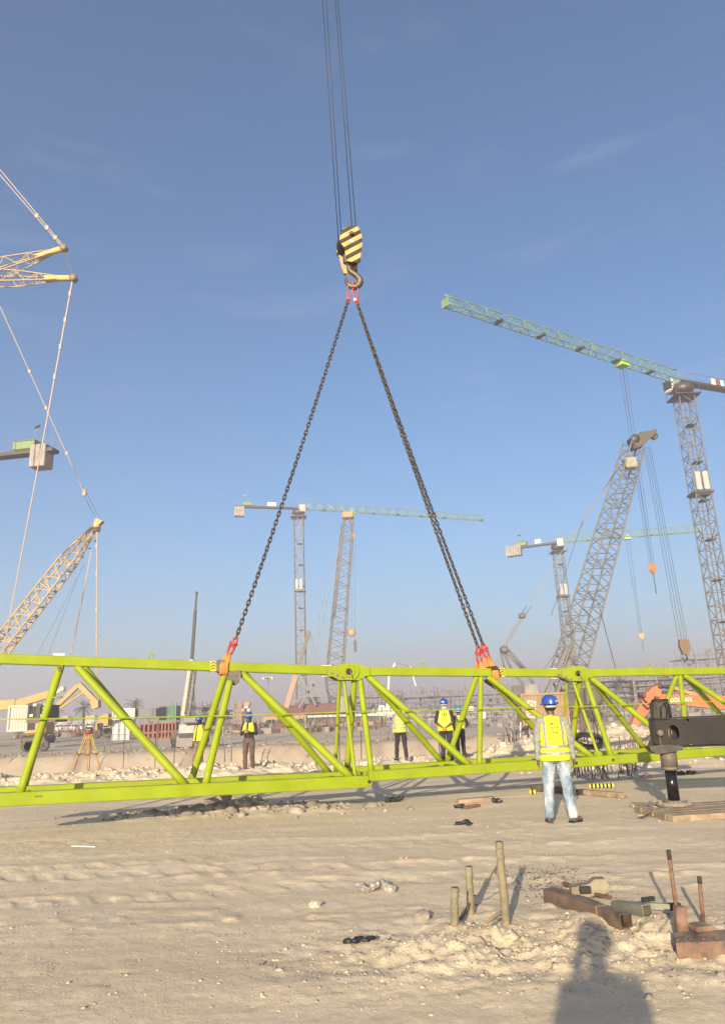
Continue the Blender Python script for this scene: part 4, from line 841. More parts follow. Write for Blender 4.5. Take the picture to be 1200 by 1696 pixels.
# white shed and steel tanks, green container, red steel
th, a, b, h = container('white site shed standing left of the palm top', 186, 223, 1174, 1192, 82, M('white_shed_panel', (.62, .60, .56), .6, 0, .05, 1.5, .3), 'site shed', name='site_shed', D=2.6)
m = MB(); m.box((b.x+1.0, 84.6, a.z+h*.45), (2.0, 4.0, h*.9)); m.build('side_wall', M('shed_grey_panel', (.2, .2, .2), .7), th)
for k, (x0, x1, yt) in enumerate(((186, 196, 1192), (197, 206, 1193), (207, 215, 1195))):
    Y = 80; a = at(x0, 1217, Y); b_ = at(x1, 1217, Y); zg = G(a.x, Y); h = at(x0, yt, Y).z-zg; th = thing('liquid_tote', ('left', 'middle', 'right')[k]+' one of three pale caged tanks under the white shed', 'tank', (a.x, Y, zg))
    w = b_.x-a.x-.06; m = MB(); m.box(((a.x+b_.x)/2, Y+.5, zg+h/2), (w*.94, 1.0, h*.96), bevel=.1); m.build('tank', M('milky_plastic', (.62, .62, .60), .4, 0, .1, 3, .2), th)
    for q in (0, .33, .66, 1): m = MB(); m.box(((a.x+b_.x)/2, Y-.02, zg+.05+(h-.1)*q), (w, .04, .05)); m.build('cage_bar', GALV, th)
    for q in (-.5, 0, .5): m = MB(); m.box(((a.x+b_.x)/2+q*w*.96, Y-.04, zg+h/2), (.04, .04, h)); m.build('cage_bar', GALV, th)
th, a, b, h = container('green shipping container with its dark end open, left of the grey mobile crane', 263.5, 291.5, 1169, 1195, 100, M('green_container_paint', (.055, .20, .12), .6, 0, .15, 1.2, .2))
m = MB(); m.box((a.x+.45, 99.93, a.z+h/2), (.9, .06, h-.3)); m.build('open_doorway', M('container_inside', (.02, .022, .02), .9), th)
for q in (.35, .62): m = MB(); m.box((a.x+1.0+.8*q, 99.9, a.z+h*.3), (.35, .05, .18)); m.build('lock_plate', M('pale_green', (.25, .42, .32)), th)
REDS = M('red_oxide_steel', (.30, .085, .055), .7, 0, .2, 1.5, .25)
for k, (x0, x1, yt, yb, lb) in enumerate(((232, 262, 1199, 1212, 'red oxide steel frame in front of the green container, left one'), (263, 291, 1197, 1216, 'darker red steel frame standing right below the green container'))):
    Y = 78; a, b = at(x0, yb, Y), at(x1, yb, Y); zt = at(x0, yt, Y).z; zg = G(a.x, Y); th = thing('steel_skid', lb, 'steel skid', (a.x, Y, zg)); n = 5 if k == 0 else 6
    for i in range(n): x = a.x+(b.x-a.x)*i/(n-1); m = MB(); m.box((x, Y, (zg+zt)/2), (.16, .3, zt-zg)); m.build('post', REDS, th)
    for q in (.02, .45, .97): m = MB(); m.box(((a.x+b.x)/2, Y-.02, zg+(zt-zg)*q), (b.x-a.x+.16, .34, .14)); m.build('rail', REDS, th)
    m = MB(); m.box(((a.x+b.x)/2, Y+.9, (zg+zt)/2+.1), (b.x-a.x-.1, 1.2, (zt-zg)*.8)); m.build('stacked_steel', REDS if k == 0 else M('dark_maroon_steel', (.09, .035, .03), .8), th)
# grey mobile crane on the far lip of the cutting
th = thing('mobile_crane', 'grey mobile crane parked on the far lip of the cutting with its slim boom raised', 'mobile crane', gat(312, 54.5)); Y = 54.5; zg = G(at(312, 1240, Y).x, Y)
def P54(x, y, d=0): return at(x, y, Y+d)
CRG = M('crane_truck_grey', (.24, .22, .20), .6, 0, .15, 1.2, .35)
m = MB(); m.prism([((x-312)*pxm(Y), (1236-y)*pxm(Y)) for x, y in ((299, 1236), (299, 1222), (304, 1216), (305, 1200), (309, 1197), (334, 1196), (338, 1214), (338, 1236))], P54(312, 1236, .8), (1, 0, 0), (0, 0, 1), 2.0); m.build('carrier', CRG, th)
m = MB(); m.box(P54(311, 1217, -.25), (1.2, .06, .35)); m.build('grille', M('grille_black', (.015, .015, .015)), th)
m = MB(); m.box(P54(311, 1207, -.26), (1.2, .05, .55)); m.build('cab_window', M('grey_plate', (.45, .44, .42)), th)
for x, r in ((296, .62), (331, .55)): p = P54(x, 1230); wheel_part(th, Vector((p.x, Y+.3, G(p.x, Y)+r)), r, .5)
m = MB(); m.bar(P54(292, 1235), P54(340, 1235), .16, .16); m.build('bumper_beam', GREYC, th)
m = MB(); m.box(P54(325, 1192), (1.5, 1.6, .5), bevel=.1); m.build('turntable', CRG, th)
m = MB(); m.bar(P54(304, 1186), P54(318, 1092), .34, .4, bevel=.04); m.build('boom_base', M('cream_boom_paint', (.46, .44, .34), .6, 0, .1, 1, .25), th)
m = MB(); lattice(m, P54(311, 1184, -.3), P54(322, 1100, -.3), .34, .3, .34, .3, 12, .035, .02); m.build('boom_cage', GREYL, th)
m = MB(); m.bar(P54(317.5, 1096), P54(323.5, 1010), .19, .22); m.bar(P54(323.3, 1014), P54(325.5, 980), .11, .12); m.build('boom_extension', BLACK, th)
m = MB(); m.tube(P54(327, 985), P54(316, 1130), .018, n=4); m.tube(P54(321, 1090), P54(322, 1190), .03, n=4); m.build('hoist_rope', ROPE, th)
m = MB(); m.lathe([(.03, -.08), (.09, -.08), (.09, .08), (.03, .08)], P54(326, 982), (0, 1, 0), 10); m.build('boom_tip_sheave', STEEL, th)
for q in (-1, 1): m = MB(); m.path([P54(283 if q < 0 else 344, 1228), P54(286 if q < 0 else 343, 1236), P54(284 if q < 0 else 346, 1240)], .06, 5); m.build('outrigger', STEEL, th)
# scaffolded frames in the haze
SCF = M('scaffold_grey', (.20, .19, .18), .8, 0, .2, .5); SCB = M('scaffold_brown', (.24, .16, .10), .8, 0, .2, .5); CON2 = M('raw_concrete', (.26, .25, .235), .9, 0, .15, .4, .2)
def scaffold(label, x0, x1, yt, yb, Y, dens=1.0, slabs=3, starter=True, mat=None, seed=1, cols=True, depth=9, mesh=True):
    rr = random.Random(seed); a, b = gat(x0, Y), gat(x1, Y); zg = min(a.z, b.z); zt = at((x0+x1)/2, yt, Y).z; w = b.x-a.x; th = thing('unfinished_building', label, 'building site', (a.x+w/2, Y, zg)); H_ = zt-zg
    for k in range(1, slabs+1):
        m = MB(); m.box((a.x+w/2, Y+depth/2, zg+H_*k/(slabs+.7)), (w, depth, .3)); m.build('slab', CON2, th)
    n = max(2, int(w/4.2))
    if cols:
        for i in range(n+1): m = MB(); m.box((a.x+w*i/n, Y+.6, zg+H_*.45*slabs/(slabs+.0)), (.45, .45, H_*.9)); m.build('column', CON2, th)
    m = MB(); st = 1.25/dens; k = int(w/st)
    for row in (-.6, .5, depth*.5):
        for i in range(k+1):
            x = a.x+w*i/max(1, k)+rr.uniform(-.1, .1); m.tube((x, Y+row, zg), (x, Y+row, zt+rr.uniform(-.8, 1.1)*(1.0 if starter else .2)), .055, n=4, caps=False)
        for z in np.arange(zg+1.2, zt, 1.7/dens): m.tube((a.x, Y+row, z), (b.x, Y+row, z), .05, n=4, caps=False)
    o = m.build('scaffolding', mat or SCF, th); o['kind'] = 'stuff'
    if mesh:
        m = MB()
        for i in range(int(w*2.0)): x = a.x+rr.uniform(0, w); z = rr.uniform(zg, zt); m.box((x, Y-.3+rr.uniform(0, depth), z), (rr.uniform(.4, 1.8), .1, rr.uniform(.3, 1.2)))
        o = m.build('formwork', SCB if rr.random() < .5 else SCF, th); o['kind'] = 'stuff'
    return th
scaffold('low grey scaffolded frame behind the grey mobile crane', 284, 348, 1163, 1196, 130, 1.0, 3, False, seed=2, depth=7)
scaffold('scaffold towers behind the worker with folded hands', 352, 372, 1168, 1200, 150, 1.0, 2, True, seed=3)
scaffold('scaffolded slab frame right behind the first pin joint', 548, 600, 1146, 1184, 190, .9, 3, True, seed=4)
scaffold('dense starter bars and scaffolding behind the white helmeted worker', 598, 668, 1140, 1184, 200, 1.3, 2, True, SCB, 5, depth=16)
scaffold('hazy scaffold field left of the middle vertical brace', 664, 752, 1142, 1186, 230, 1.2, 2, True, seed=6, depth=20)
scaffold('hazy scaffold field behind the right orange slings', 748, 872, 1138, 1184, 250, 1.0, 2, True, seed=7, depth=20)
scaffold('tall grey scaffolded building mass behind the second pin joint', 962, 1062, 1120, 1186, 170, 1.3, 5, True, seed=8, depth=14)
scaffold('tall grey scaffolded building mass right of the orange excavator arm', 1058, 1215, 1116, 1180, 165, 1.3, 5, True, seed=9, depth=14)
scaffold('concrete frame storey with grid openings at the right edge above the jib', 1145, 1215, 1072, 1120, 260, .7, 3, False, seed=10, depth=12)
scaffold('flat grey storey left of the gridded frame above the jib', 1111, 1147, 1096, 1130, 262, .4, 4, False, seed=11, depth=12, mesh=False)
scaffold('distant hazy frame behind the green container', 232, 262, 1176, 1196, 260, .6, 2, True, seed=12)
# far towers in the haze
for k, (x0, x1, yt) in enumerate(((700, 708, 1131), (722, 728, 1134), (738, 745, 1137), (764, 770, 1135), (774, 779, 1133), (455, 462, 1163), (490, 498, 1161), (886, 893, 1136))):
    Y = 620; a = gat(x0, Y); b = gat(x1, Y); zt = at(x0, yt, Y).z; n = int((zt-a.z)/3.6)
    th = thing('tower_block', 'hazy far tower block, number %s from the left on the skyline' % ('one two three four five six seven eight'.split()[[6, 7, 0, 1, 2, 3, 4, 5].index(k) if False else [2, 3, 4, 5, 6, 0, 1, 7][k]]), 'tower block', (a.x, Y, a.z), group='far tower blocks')
    m = MB(); m.box(((a.x+b.x)/2, Y+4, (a.z+zt)/2), (b.x-a.x, 8, zt-a.z)); m.build('walls', CON2, th)
    m = MB()
    for i in range(n): m.box(((a.x+b.x)/2, Y-.05, a.z+2+i*3.6), ((b.x-a.x)*.8, .1, 1.4))
    m.build('window_band', M('dark_glass', (.03, .04, .05)), th)['kind'] = 'stuff'
# container stacks and machines in the middle distance
th, a, b, h = container('faded red container left of the flatbed trailer in the haze', 459, 502, 1169, 1185, 150, BRICKR, D=2.5)
th, a, b, h = container('faded red container below the other, left of the flatbed trailer', 470, 507, 1185.3, 1201, 150, BRICKR, D=2.5)
th, a, b, h = container('grey site cabin in the haze between the centre cranes', 487, 503, 1160, 1168, 175, M('grey_plate', (.45, .44, .42)), 'site cabin', name='site_cabin')
th, a, b, h = container('long grey steel bin behind the centre crane foot', 506, 530, 1155, 1184, 168, CON2, 'silo', name='site_bin')
th = thing('flatbed_trailer', 'long white-edged flatbed trailer with two big wheels behind the long braces', 'trailer', gat(560, 118)); Y = 118; a, b = at(504, 1187, Y), at(634, 1183, Y)
m = MB(); m.bar(a, b, 2.4, .3); m.build('deck', M('white_trailer_edge', (.6, .58, .55), .6), th); m = MB(); m.bar(a-Vector((0, -.3, .55)), b-Vector((0, -.3, .55)), 1.6, .6); m.build('chassis', M('trailer_chassis_grey', (.12, .11, .11), .8), th)  # chassis in plain dark grey below the pale deck
for x in (514, 531): p = at(x, 1196, Y); wheel_part(th, Vector((p.x, Y-.7, G(p.x, Y)+.55)), .56, .4, rim=WHITE)
for x in (500, 600, 622): p = at(x, 1196, Y); m = MB(); m.box((p.x, Y, (G(p.x, Y)+a.z)/2-.2), (.25, .25, a.z-G(p.x, Y)-.4)); m.build('landing_leg', STEEL, th)
th = thing('floodlight_tower', 'floodlight tower with a ring of lamps under the top chord', 'floodlight', gat(444, 110)); b = gat(444, 110); t_ = at(444, 1123, 110)
m = MB(); m.tube(b, t_, .07, n=6); m.build('mast', GALV, th)
m = MB(); m.lathe([(.2, -.15), (.75, -.12), (.75, .02), (.2, .05)], t_, n=12); m.build('lamp_ring', STEEL, th)
for q in (-.62, -.22, .2, .6): m = MB(); m.box(t_+Vector((q, -.5, -.05)), (.34, .3, .36), bevel=.05); m.build('lamp', M('lamp_glass', (.6, .62, .6), .2), th)
# concrete pump
th = thing('concrete_pump', 'concrete pump with a white folded boom arching above the jib', 'concrete pump', gat(648, 150)); Y = 150; b = gat(648, 150)
for (a_, c_, w, mt_) in (((640, 1175), (644, 1118), .35, WHITE), ((644, 1118), (654, 1098), .32, WHITE), ((654, 1098), (679, 1103), .26, GREYC), ((679, 1103), (681, 1112), .22, WHITE), ((681, 1112), (688, 1136), .24, WHITE)): m = MB(); m.bar(at(*a_, Y), at(*c_, Y), w, w); m.build('boom_arm', mt_, th)
m = MB(); m.box(b+Vector((0, 0, 1.3)), (7, 2.4, 1.6), bevel=.2); m.build('truck', WHITE, th)
# small orange mixers, white sign boards, van, cars
th = thing('batching_unit', 'orange and white hopper unit above the worker with the blue face mask', 'hopper', gat(410, 100)); b = gat(410, 100); s = pxm(100)
for (x, y, w, h, mt_) in ((410, 1166, 9, 5, M('faded_orange', (.5, .3, .1))), (409, 1171, 6, 4, WHITE), (404, 1176, 5, 6, M('faded_orange', (.5, .3, .1))), (413, 1176, 5, 5, WHITE), (409, 1182, 14, 5, BRICKR)): m = MB(); p = at(x, y, 100); m.box(p, (w*s, 1.2, h*s), bevel=.1); m.build('hopper', mt_, th)
for q in (-6, 6): m = MB(); m.tube(b+Vector((q*s, 0, 0)), at(410+q, 1184, 100), .1, n=5); m.build('leg', STEEL, th)
th = thing('scaffold_tower', 'yellowish access tower left of the orange hopper unit', 'scaffold tower', gat(395, 120)); b = gat(395, 120); m = MB(); lattice(m, b, at(395, 1163, 120), 1.1, 1.1, 1.1, 1.1, 6, .07, .05, zig=False); m.build('frame', M('ochre_head_paint', (.4, .25, .1)), th)
def signboard(label, px, y0, y1, w, Y, col, tilt=0, mark=None, cat='sign'):
    b = gat(px, Y); c = at(px, (y0+y1)/2, Y); h = at(px, y0, Y).z-at(px, y1, Y).z; W = w*pxm(Y); th = thing('sign_board', label, cat, b); R = Matrix.Rotation(tilt, 3, 'Y')
    m = MB(); m.box(c, (W, .04, h), M3=R); m.build('board', col, th)
    for q in (-.35, .35): m = MB(); m.tube((b.x+W*q, Y+.06, b.z), (c.x+W*q, Y+.06, c.z+h*.3), .03, n=5); m.build('leg', GALV, th)
    return th, c, W, h, R
WB = M('sign_white', (.68, .66, .62), .6)
th, c, W, h, R = signboard('white notice board with a dark figure, left of the pair behind the braces', 632, 1168, 1183, 9, 70, WB); m = MB(); m.box(c+Vector((0, -.03, 0)), (W*.3, .02, h*.55)); m.build('notice_print', M('print_grey', (.2, .2, .2)), th)
th, c, W, h, R = signboard('white notice board partly behind the long lime brace, right of the pair', 646, 1167, 1183, 8, 70, WB); m = MB(); m.box(c+Vector((0, -.03, 0)), (W*.3, .02, h*.5)); m.build('notice_print', M('print_grey', (.2, .2, .2)), th)
signboard('small white plate left of the middle vertical brace', 779, 1170, 1177, 8, 75, WB); signboard('pale upright board right of the middle vertical brace', 801, 1179, 1190, 5, 75, WB)
signboard('white square plate beside the left double brace', 366, 1200, 1207, 7, 53.5, WB)
th, c, W, h, R = signboard('tilted white and red warning sign beside the blue helmet at the right', 879, 1160, 1189, 14, 48, M('sign_cream', (.66, .60, .52), .6), .14)
SRED = M('sign_red', (.42, .10, .08), .6)
m = MB(); cc = c+R @ Vector((0, -.035, h*.24)); m.path([cc+R @ Vector((W*.26*math.cos(t), 0, W*.26*math.sin(t))) for t in np.linspace(0, 2*math.pi, 17)[:-1]], .03, 4, closed=True, upv=(0, 1, 0)); m.build('symbol_ring', SRED, th)
for q in (-.10, -.20, -.30, -.38): m = MB(); m.box(c+R @ Vector((0, -.03, h*q)), (W*(.75 if q > -.3 else .5), .02, h*.05), M3=R); m.build('text_line', SRED, th)
th, a, b, h = container('tan container behind the man with the blue helmet', 866, 944, 1149, 1203, 62, M('tan_container_paint', (.40, .24, .13), .7, 0, .12, .8, .3), D=2.6)
for k, (px, y, w, lb) in enumerate(((129, 1208, 15, 'white pickup in the row of parked cars left of the survey tripod'), (100, 1207, 10, 'small pale car leftmost in the parked row'), (112, 1206, 9, 'small grey car in the parked row next to the white pickup'), (151, 1206, 9, 'pale car parked right of the white pickup'))):
    Y = 140; b = gat(px, Y); W = w*pxm(Y)*1.4; th = thing('parked_car', lb, 'car', b); mt_ = (WHITE, WB, M('car_grey', (.3, .3, .3), .4), WHITE)[k]
    m = MB(); m.prism([(-W/2, .35), (-W/2, .85), (-W*.36, .95), (-W*.22, 1.5), (W*.15, 1.5), (W*.28, 1.0), (W/2, .9), (W/2, .35)], b, (1, 0, 0), (0, 0, 1), 1.7); m.build('body', mt_, th)
    m = MB(); m.prism([(-W*.31, 1.0), (-W*.20, 1.42), (W*.13, 1.42), (W*.23, 1.0)], b, (1, 0, 0), (0, 0, 1), 1.74); m.build('window', M('dark_glass', (.03, .04, .05)), th)
    for q in (-.3, .3): wheel_part(th, b+Vector((q*W, -.8, .34)), .34, .25)
# mesh fences and low clutter along the horizon
def fence(label, x0, x1, Y, h=1.6, step=3.0, mat=GALV, rails=3, r=.03):
    a, b = gat(x0, Y), gat(x1, Y); th = thing('site_fence', label, 'fence', a); n = max(2, int((b.x-a.x)/step))
    for i in range(n+1): x = a.x+(b.x-a.x)*i/n; z = G(x, Y); m = MB(); m.tube((x, Y, z), (x, Y, z+h), r, n=5); m.build('post', mat, th)
    for k in range(rails):
        m = MB(); m.path([(a.x+(b.x-a.x)*i/n, Y, G(a.x+(b.x-a.x)*i/n, Y)+h*(.35+.6*k/max(1, rails-1))) for i in range(n+1)], r*.8, 4); m.build('rail', mat, th)
fence('pale site fence in front of the storage tanks', 78, 185, 128, 1.9, 2.2, GALV, 4)
fence('guard rail along the far lip of the cutting, left part', 176, 262, 55.5, 1.1, 2.6, M('weathered_rail', (.22, .20, .17), .8), 2)
fence('dark pipe rail along the far lip of the cutting behind the workers', 440, 640, 53.6, .55, 3.5, M('weathered_rail', (.22, .20, .17), .8), 1, .05)
fence('hazy site fence behind the two workers at the middle', 640, 860, 90, 1.6, 2.5, GALV, 3)
fence('hazy white-railed fence behind the right spoil heap', 935, 1060, 85, 2.4, 3.0, GALV, 2)
def clutter(label, x0, x1, Y0, Y1, n, smin, smax, mats, seed):
    rr = random.Random(seed); th = None
    for mi, mt_ in enumerate(mats):
        m = MB()
        for i in range(n//len(mats)):
            Y = rr.uniform(Y0, Y1); p = gat(rr.uniform(x0, x1), Y); s = rr.uniform(smin, smax)
            if rr.random() < .35: m.tube(p, p+Vector((rr.uniform(-.2, .2), 0, s*2.2)), .04+.02*s, n=4)
            else: m.box(p+Vector((0, 0, s*.3)), (s*rr.uniform(.5, 2), s*rr.uniform(.5, 1.5), s*rr.uniform(.4, .9)), rr.uniform(0, 3))
        o = m.build('site_clutter', mt_, None); o['kind'] = 'stuff'; o['label'] = label+(', paler pieces', ', darker pieces', ', rusty pieces')[mi]
CLM = [M('clutter_pale', (.34, .30, .26), .8), M('clutter_dark', (.13, .12, .11), .8), M('clutter_rust', (.22, .10, .06), .8)]
clutter('small building material strewn far off at the left', 30, 190, 100, 150, 520, .2, .8, CLM, 1)
clutter('building material strewn behind the cutting at the centre', 330, 640, 80, 160, 900, .15, .75, CLM, 2)
clutter('building material strewn in the haze at the right', 640, 1200, 75, 180, 1200, .15, .8, CLM[:2]+[CON2], 3)
# earth-retaining posts and ladder in the cutting
for x, y0, y1, Y in ((150, 1213, 1240, 50), (205, 1212, 1262, 44), (257, 1215, 1265, 44), (288, 1225, 1268, 40), (560, 1214, 1262, 38), (596, 1210, 1262, 38), (725, 1225, 1258, 34), (733, 1232, 1262, 34), (845, 1196, 1221, 28), (860, 1196, 1230, 28)):
    a, b = at(x, y1, Y), at(x+1.5, y0, Y); zb = min(a.z, G(a.x, Y)); th = thing('marker_rod', ('thin steel rod standing in the cutting ' if x < 800 else 'white marker rod on the spoil heap ')+{150: 'left of the survey tripod', 205: 'right of the survey tripod', 257: 'behind the slanting brace, paler one', 288: 'behind the slanting brace, right one', 560: 'left of the first pin joint braces', 596: 'right of the first pin joint braces', 725: 'between the workers, left one', 733: 'between the workers, right one', 845: 'on its crest, left one', 860: 'on its crest, right one'}[x], 'rod', (a.x, a.y, zb))
    m = MB(); m.tube((a.x, a.y, zb-.1), b, .022 if x < 800 else .03, n=5); m.build('shaft', STEEL if x < 800 else WHITE, th)
th = thing('ladder', 'thin metal ladder leaning in the cutting left of the worker with the blue face mask', 'ladder', at(376, 1262, 46)); LM = M('ladder_grey', (.25, .24, .22), .6, .3)
for x0, x1 in ((372, 373), (383, 384)): m = MB(); m.tube(at(x0, 1262, 46), at(x1, 1200, 46), .03, n=5); m.build('stile', LM, th)
for k in range(11): m = MB(); m.tube(at(372.2, 1258-k*5.4, 46), at(383.2, 1258-k*5.4, 46), .02, n=4); m.build('rung', LM, th)
# ------------------------------------------------------------------ people: one remeshed body surface each, clothes and gear as children
SKIN = M('dark_skin', (.13, .065, .04), .55, 0, .1, 12); SKINL = M('brown_skin', (.28, .15, .095), .55, 0, .1, 12)
def cone_pts(a, b, ra, rb, n=14, m=5, sq=(1, 1)):
    """tapered capsule as vertices and faces; sq squashes the cross-section (side, front)"""
    a, b = Vector(a), Vector(b); d, s, u = frame_of(b-a, (0, 1, 0)); V = []; rows = []
    for i in range(m): t = math.pi/2*(i+.02)/m; rows.append((a - d*ra*math.cos(t), ra*math.sin(t)))
    rows += [(a+(b-a)*t, ra+(rb-ra)*t) for t in (0, .5, 1)]
    for i in range(1, m+1): t = math.pi/2*min(i/m, .985); rows.append((b + d*rb*math.sin(t), rb*math.cos(t)))
    for c, r in rows:
        for j in range(n): q = 2*math.pi*j/n; V.append(c + s*math.cos(q)*r*sq[0] + u*math.sin(q)*r*sq[1])
    k = len(rows); F = [(i*n+j, i*n+(j+1) % n, (i+1)*n+(j+1) % n, (i+1)*n+j) for i in range(k-1) for j in range(n)]
    F += [tuple(range(n-1, -1, -1)), tuple((k-1)*n+j for j in range(n))]
    return V, F
def blend_mesh(prims, voxel, name, smooth=4, factor=.6):
    mb = MB()
    for p in prims: mb.add(*cone_pts(p[0], p[1], p[2], p[3], sq=p[5] if len(p) > 5 else (1, 1)), True)
    me = bpy.data.meshes.new(name+'_src'); me.from_pydata(mb.v, [], mb.f); me.update()
    o = bpy.data.objects.new(name+'_src', me); COL.objects.link(o)
    r = o.modifiers.new('r', 'REMESH'); r.mode = 'VOXEL'; r.voxel_size = voxel; r.use_smooth_shade = True
    s = o.modifiers.new('s', 'SMOOTH'); s.iterations = smooth; s.factor = factor
    dg = bpy.context.evaluated_depsgraph_get(); out = bpy.data.meshes.new_from_object(o.evaluated_get(dg)); out.name = name
    bpy.data.objects.remove(o); bpy.data.meshes.remove(me)
    return out
def seg_dist(P, a, b):
    a, b = np.array(a), np.array(b); ab = b-a; t = np.clip(((P-a) @ ab)/max(1e-9, ab @ ab), 0, 1); return np.linalg.norm(P-(a+t[:, None]*ab), axis=1), t
def wrinkle(me, amp, sc, seed, mask=None, stretch=(1, 1, 1)):
    n = len(me.vertices); co = np.empty(n*3); me.vertices.foreach_get('co', co); co = co.reshape(-1, 3); no = np.array([v.normal[:] for v in me.vertices])
    k = np.array([noise.noise(Vector((c[0]*sc*stretch[0]+seed, c[1]*sc*stretch[1], c[2]*sc*stretch[2])))+.5*noise.noise(Vector((c[0]*sc*2.3, c[1]*sc*2.3+seed, c[2]*sc*2.9))) for c in co])
    if mask is not None: k = k*mask(co)
    me.vertices.foreach_set('co', (co+no*(k*amp)[:, None]).ravel()); me.update()
def person(label, loc, rz, height=1.72, arms='down', legs=None, lean=0.0, head=(0, 0), top=None, sleeve='long', trousers=None, boots=None, skin=None, vest=None, helmet=None, mask=None, voxel=.011,
           loose=1.0, hair=True, collar=None, gloves=None, turn=0.0, sc=1.0, armw=1.0, print_fn=None, vopen=False):
    """faces +y before rz; x to the person's right"""
    th = thing('person', label, 'person', loc, rz); th['_w'] = (0, 0, 0); S = height/1.72*sc
    V3 = lambda x, y, z: Vector((x*S, (y+lean*max(0, z-.9))*S, z*S))
    hipx, fx = .095, (legs or ((-.13, 0, -.05), (.13, 0, .05)))
    P = []   # a, b, ra, rb, zone, squash
    L = loose
    for q, (fxx, fyy, toe) in zip((-1, 1), fx):
        hip, knee, ank = V3(q*hipx, 0, .92), V3(q*hipx*.45+fxx*.55, fyy*.5+.02, .49), V3(fxx, fyy-.02, .10)
        P += [(hip, knee, .098*L*S, .072*L*S, 2), (knee, ank, .071*L*S, .062*L*S, 2), (knee+Vector((0, -.025*S, -.08*S)), knee+Vector((0, -.02*S, -.2*S)), .055*L*S, .05*L*S, 2)]
        td = Vector((math.sin(toe)*.17, math.cos(toe)*.17, 0))*S; P += [(ank+Vector((0, -.01*S, -.045*S)), ank+td+Vector((0, 0, -.066*S)), .052*S, .040*S, 3, (1, .85)), (ank, ank+Vector((0, 0, -.04*S)), .05*S, .05*S, 3)]
    P += [(V3(-.06, -.02, .93), V3(.06, -.02, .93), .125*L*S, .125*L*S, 2, (1, 1)), (V3(0, 0, .95), V3(0, 0, 1.05), .148*S, .14*S, 2, (1.12, .8))]
    P += [(V3(0, 0, 1.04), V3(0, .0, 1.22), .142*S, .158*S, 1, (1.13, .80)), (V3(0, 0, 1.22), V3(0, -.005, 1.36), .158*S, .135*S, 1, (1.2, .78)), (V3(-.13, -.01, 1.395), V3(.13, -.01, 1.395), .066*S, .066*S, 1), (V3(-.06, -.015, 1.43), V3(.06, -.015, 1.43), .055*S, .055*S, 1)]
    P += [(V3(0, -.01, 1.42), V3(0, .008, 1.53), .056*S, .053*S, 0)]
    hc = V3(0, .02, 1.615); yaw, pit = head; Rh = Matrix.Rotation(yaw, 3, 'Z') @ Matrix.Rotation(pit, 3, 'X')
    H_ = lambda x, y, z: hc+Rh @ (Vector((x, y, z))*S)
    P += [(H_(0, -.022, .025), H_(0, .012, .02), .083*S, .080*S, 0, (.92, 1.1)), (H_(0, .045, -.03), H_(0, .04, -.07), .058*S, .045*S, 0, (1, .9)), (H_(0, .095, .0), H_(0, .112, -.03), .010*S, .016*S, 0), (H_(0, .075, -.062), H_(0, .078, -.066), .026*S, .024*S, 0)]
    for q in (-1, 1): P.append((H_(q*.080, -.005, .01), H_(q*.084, -.012, -.03), .013*S, .010*S, 0, (.6, 1.3)))
    hands = []
    for q in (-1, 1):
        sh = V3(q*.185, -.01, 1.395)
        if arms == 'down': el, wr, hd = V3(q*.245, -.035, 1.12), V3(q*(.262 if q > 0 else .25), .02, .88), Vector((q*.03, .02, -1))
        elif arms == 'front': el, wr, hd = V3(q*.245, -.01, 1.13), V3(q*.07-.0, .20, 1.20+.02*q), Vector((-q*.7, .5, .15))
        elif arms == 'back': el, wr, hd = V3(q*.25, -.09, 1.13), V3(q*.045, -.19, .985), Vector((-q*.75, -.1, -.6))
        elif arms == 'hip': el, wr, hd = V3(q*.30, -.05, 1.16), V3(q*.16, .05, 1.0), Vector((-q*.6, .5, -.4))
        elif arms == 'camera': el, wr, hd = V3(q*.22, .08, 1.17), V3(q*.075, .24, 1.40), Vector((-q*.25, .45, .8))
        zf = 1 if sleeve == 'long' else 0
        P += [(sh, el, .062*S*armw, .050*S*armw, 1), (el, wr, .048*S*armw if zf else .041*S, .037*S*armw if zf else .027*S, zf)]
        hd = hd.normalized(); d, s_, u_ = frame_of(hd, (0, 1, 0)); pal = wr+hd*.075*S; P.append((wr, wr+hd*.03*S, .025*S, .028*S, 0)); P.append((wr+hd*.03*S, pal, .036*S, .037*S, 0, (.55, 1.0) if arms == 'down' else (1, .6)))
        acr = u_ if arms == 'down' else s_
        for k in range(4):
            o_ = acr*(k-1.5)*.0185*S; b0 = pal+o_; cur = (s_*-q if arms == 'down' else u_*-1)*.35; b1 = b0+(hd+cur*.5).normalized()*.036*S; b2 = b1+(hd+cur*1.6).normalized()*(.040-.005*abs(k-1.5))*S
            P += [(b0, b1, .0098*S, .009*S, 0), (b1, b2, .009*S, .0075*S, 0)]
        tb = wr+hd*.03*S+acr*.026*S*(1 if arms == 'down' else -q); t1 = tb+(hd*.6+acr*.7*(1 if arms == 'down' else -q)).normalized()*.035*S; P += [(tb, t1, .012*S, .011*S, 0), (t1, t1+hd*.028*S, .011*S, .008*S, 0)]
        hands.append((wr, hd))
    me = blend_mesh(P, voxel, 'body', 3, .5)
    for p in (skin, top, trousers, boots): me.materials.append(p)
    nf = len(me.polygons); C = np.empty(nf*3); me.polygons.foreach_get('center', C); C = C.reshape(-1, 3); best = np.full(nf, 1e9); zi = np.zeros(nf, np.int32)
    for p in P:
        d, t = seg_dist(C, p[0], p[1]); d = d-(p[2]+(p[3]-p[2])*t)
        if p[4] == 1: d = d-.004
        k = d < best; best[k] = d[k]; z_ = p[4]
        if z_ == 2: zz = np.where(C[k, 2] < 0, 2, 2)
        zi[k] = z_
    if sleeve == 'short':
        pass
    me.polygons.foreach_set('material_index', zi); me.polygons.foreach_set('use_smooth', np.ones(nf, bool))
    vz = np.ones(len(me.vertices))
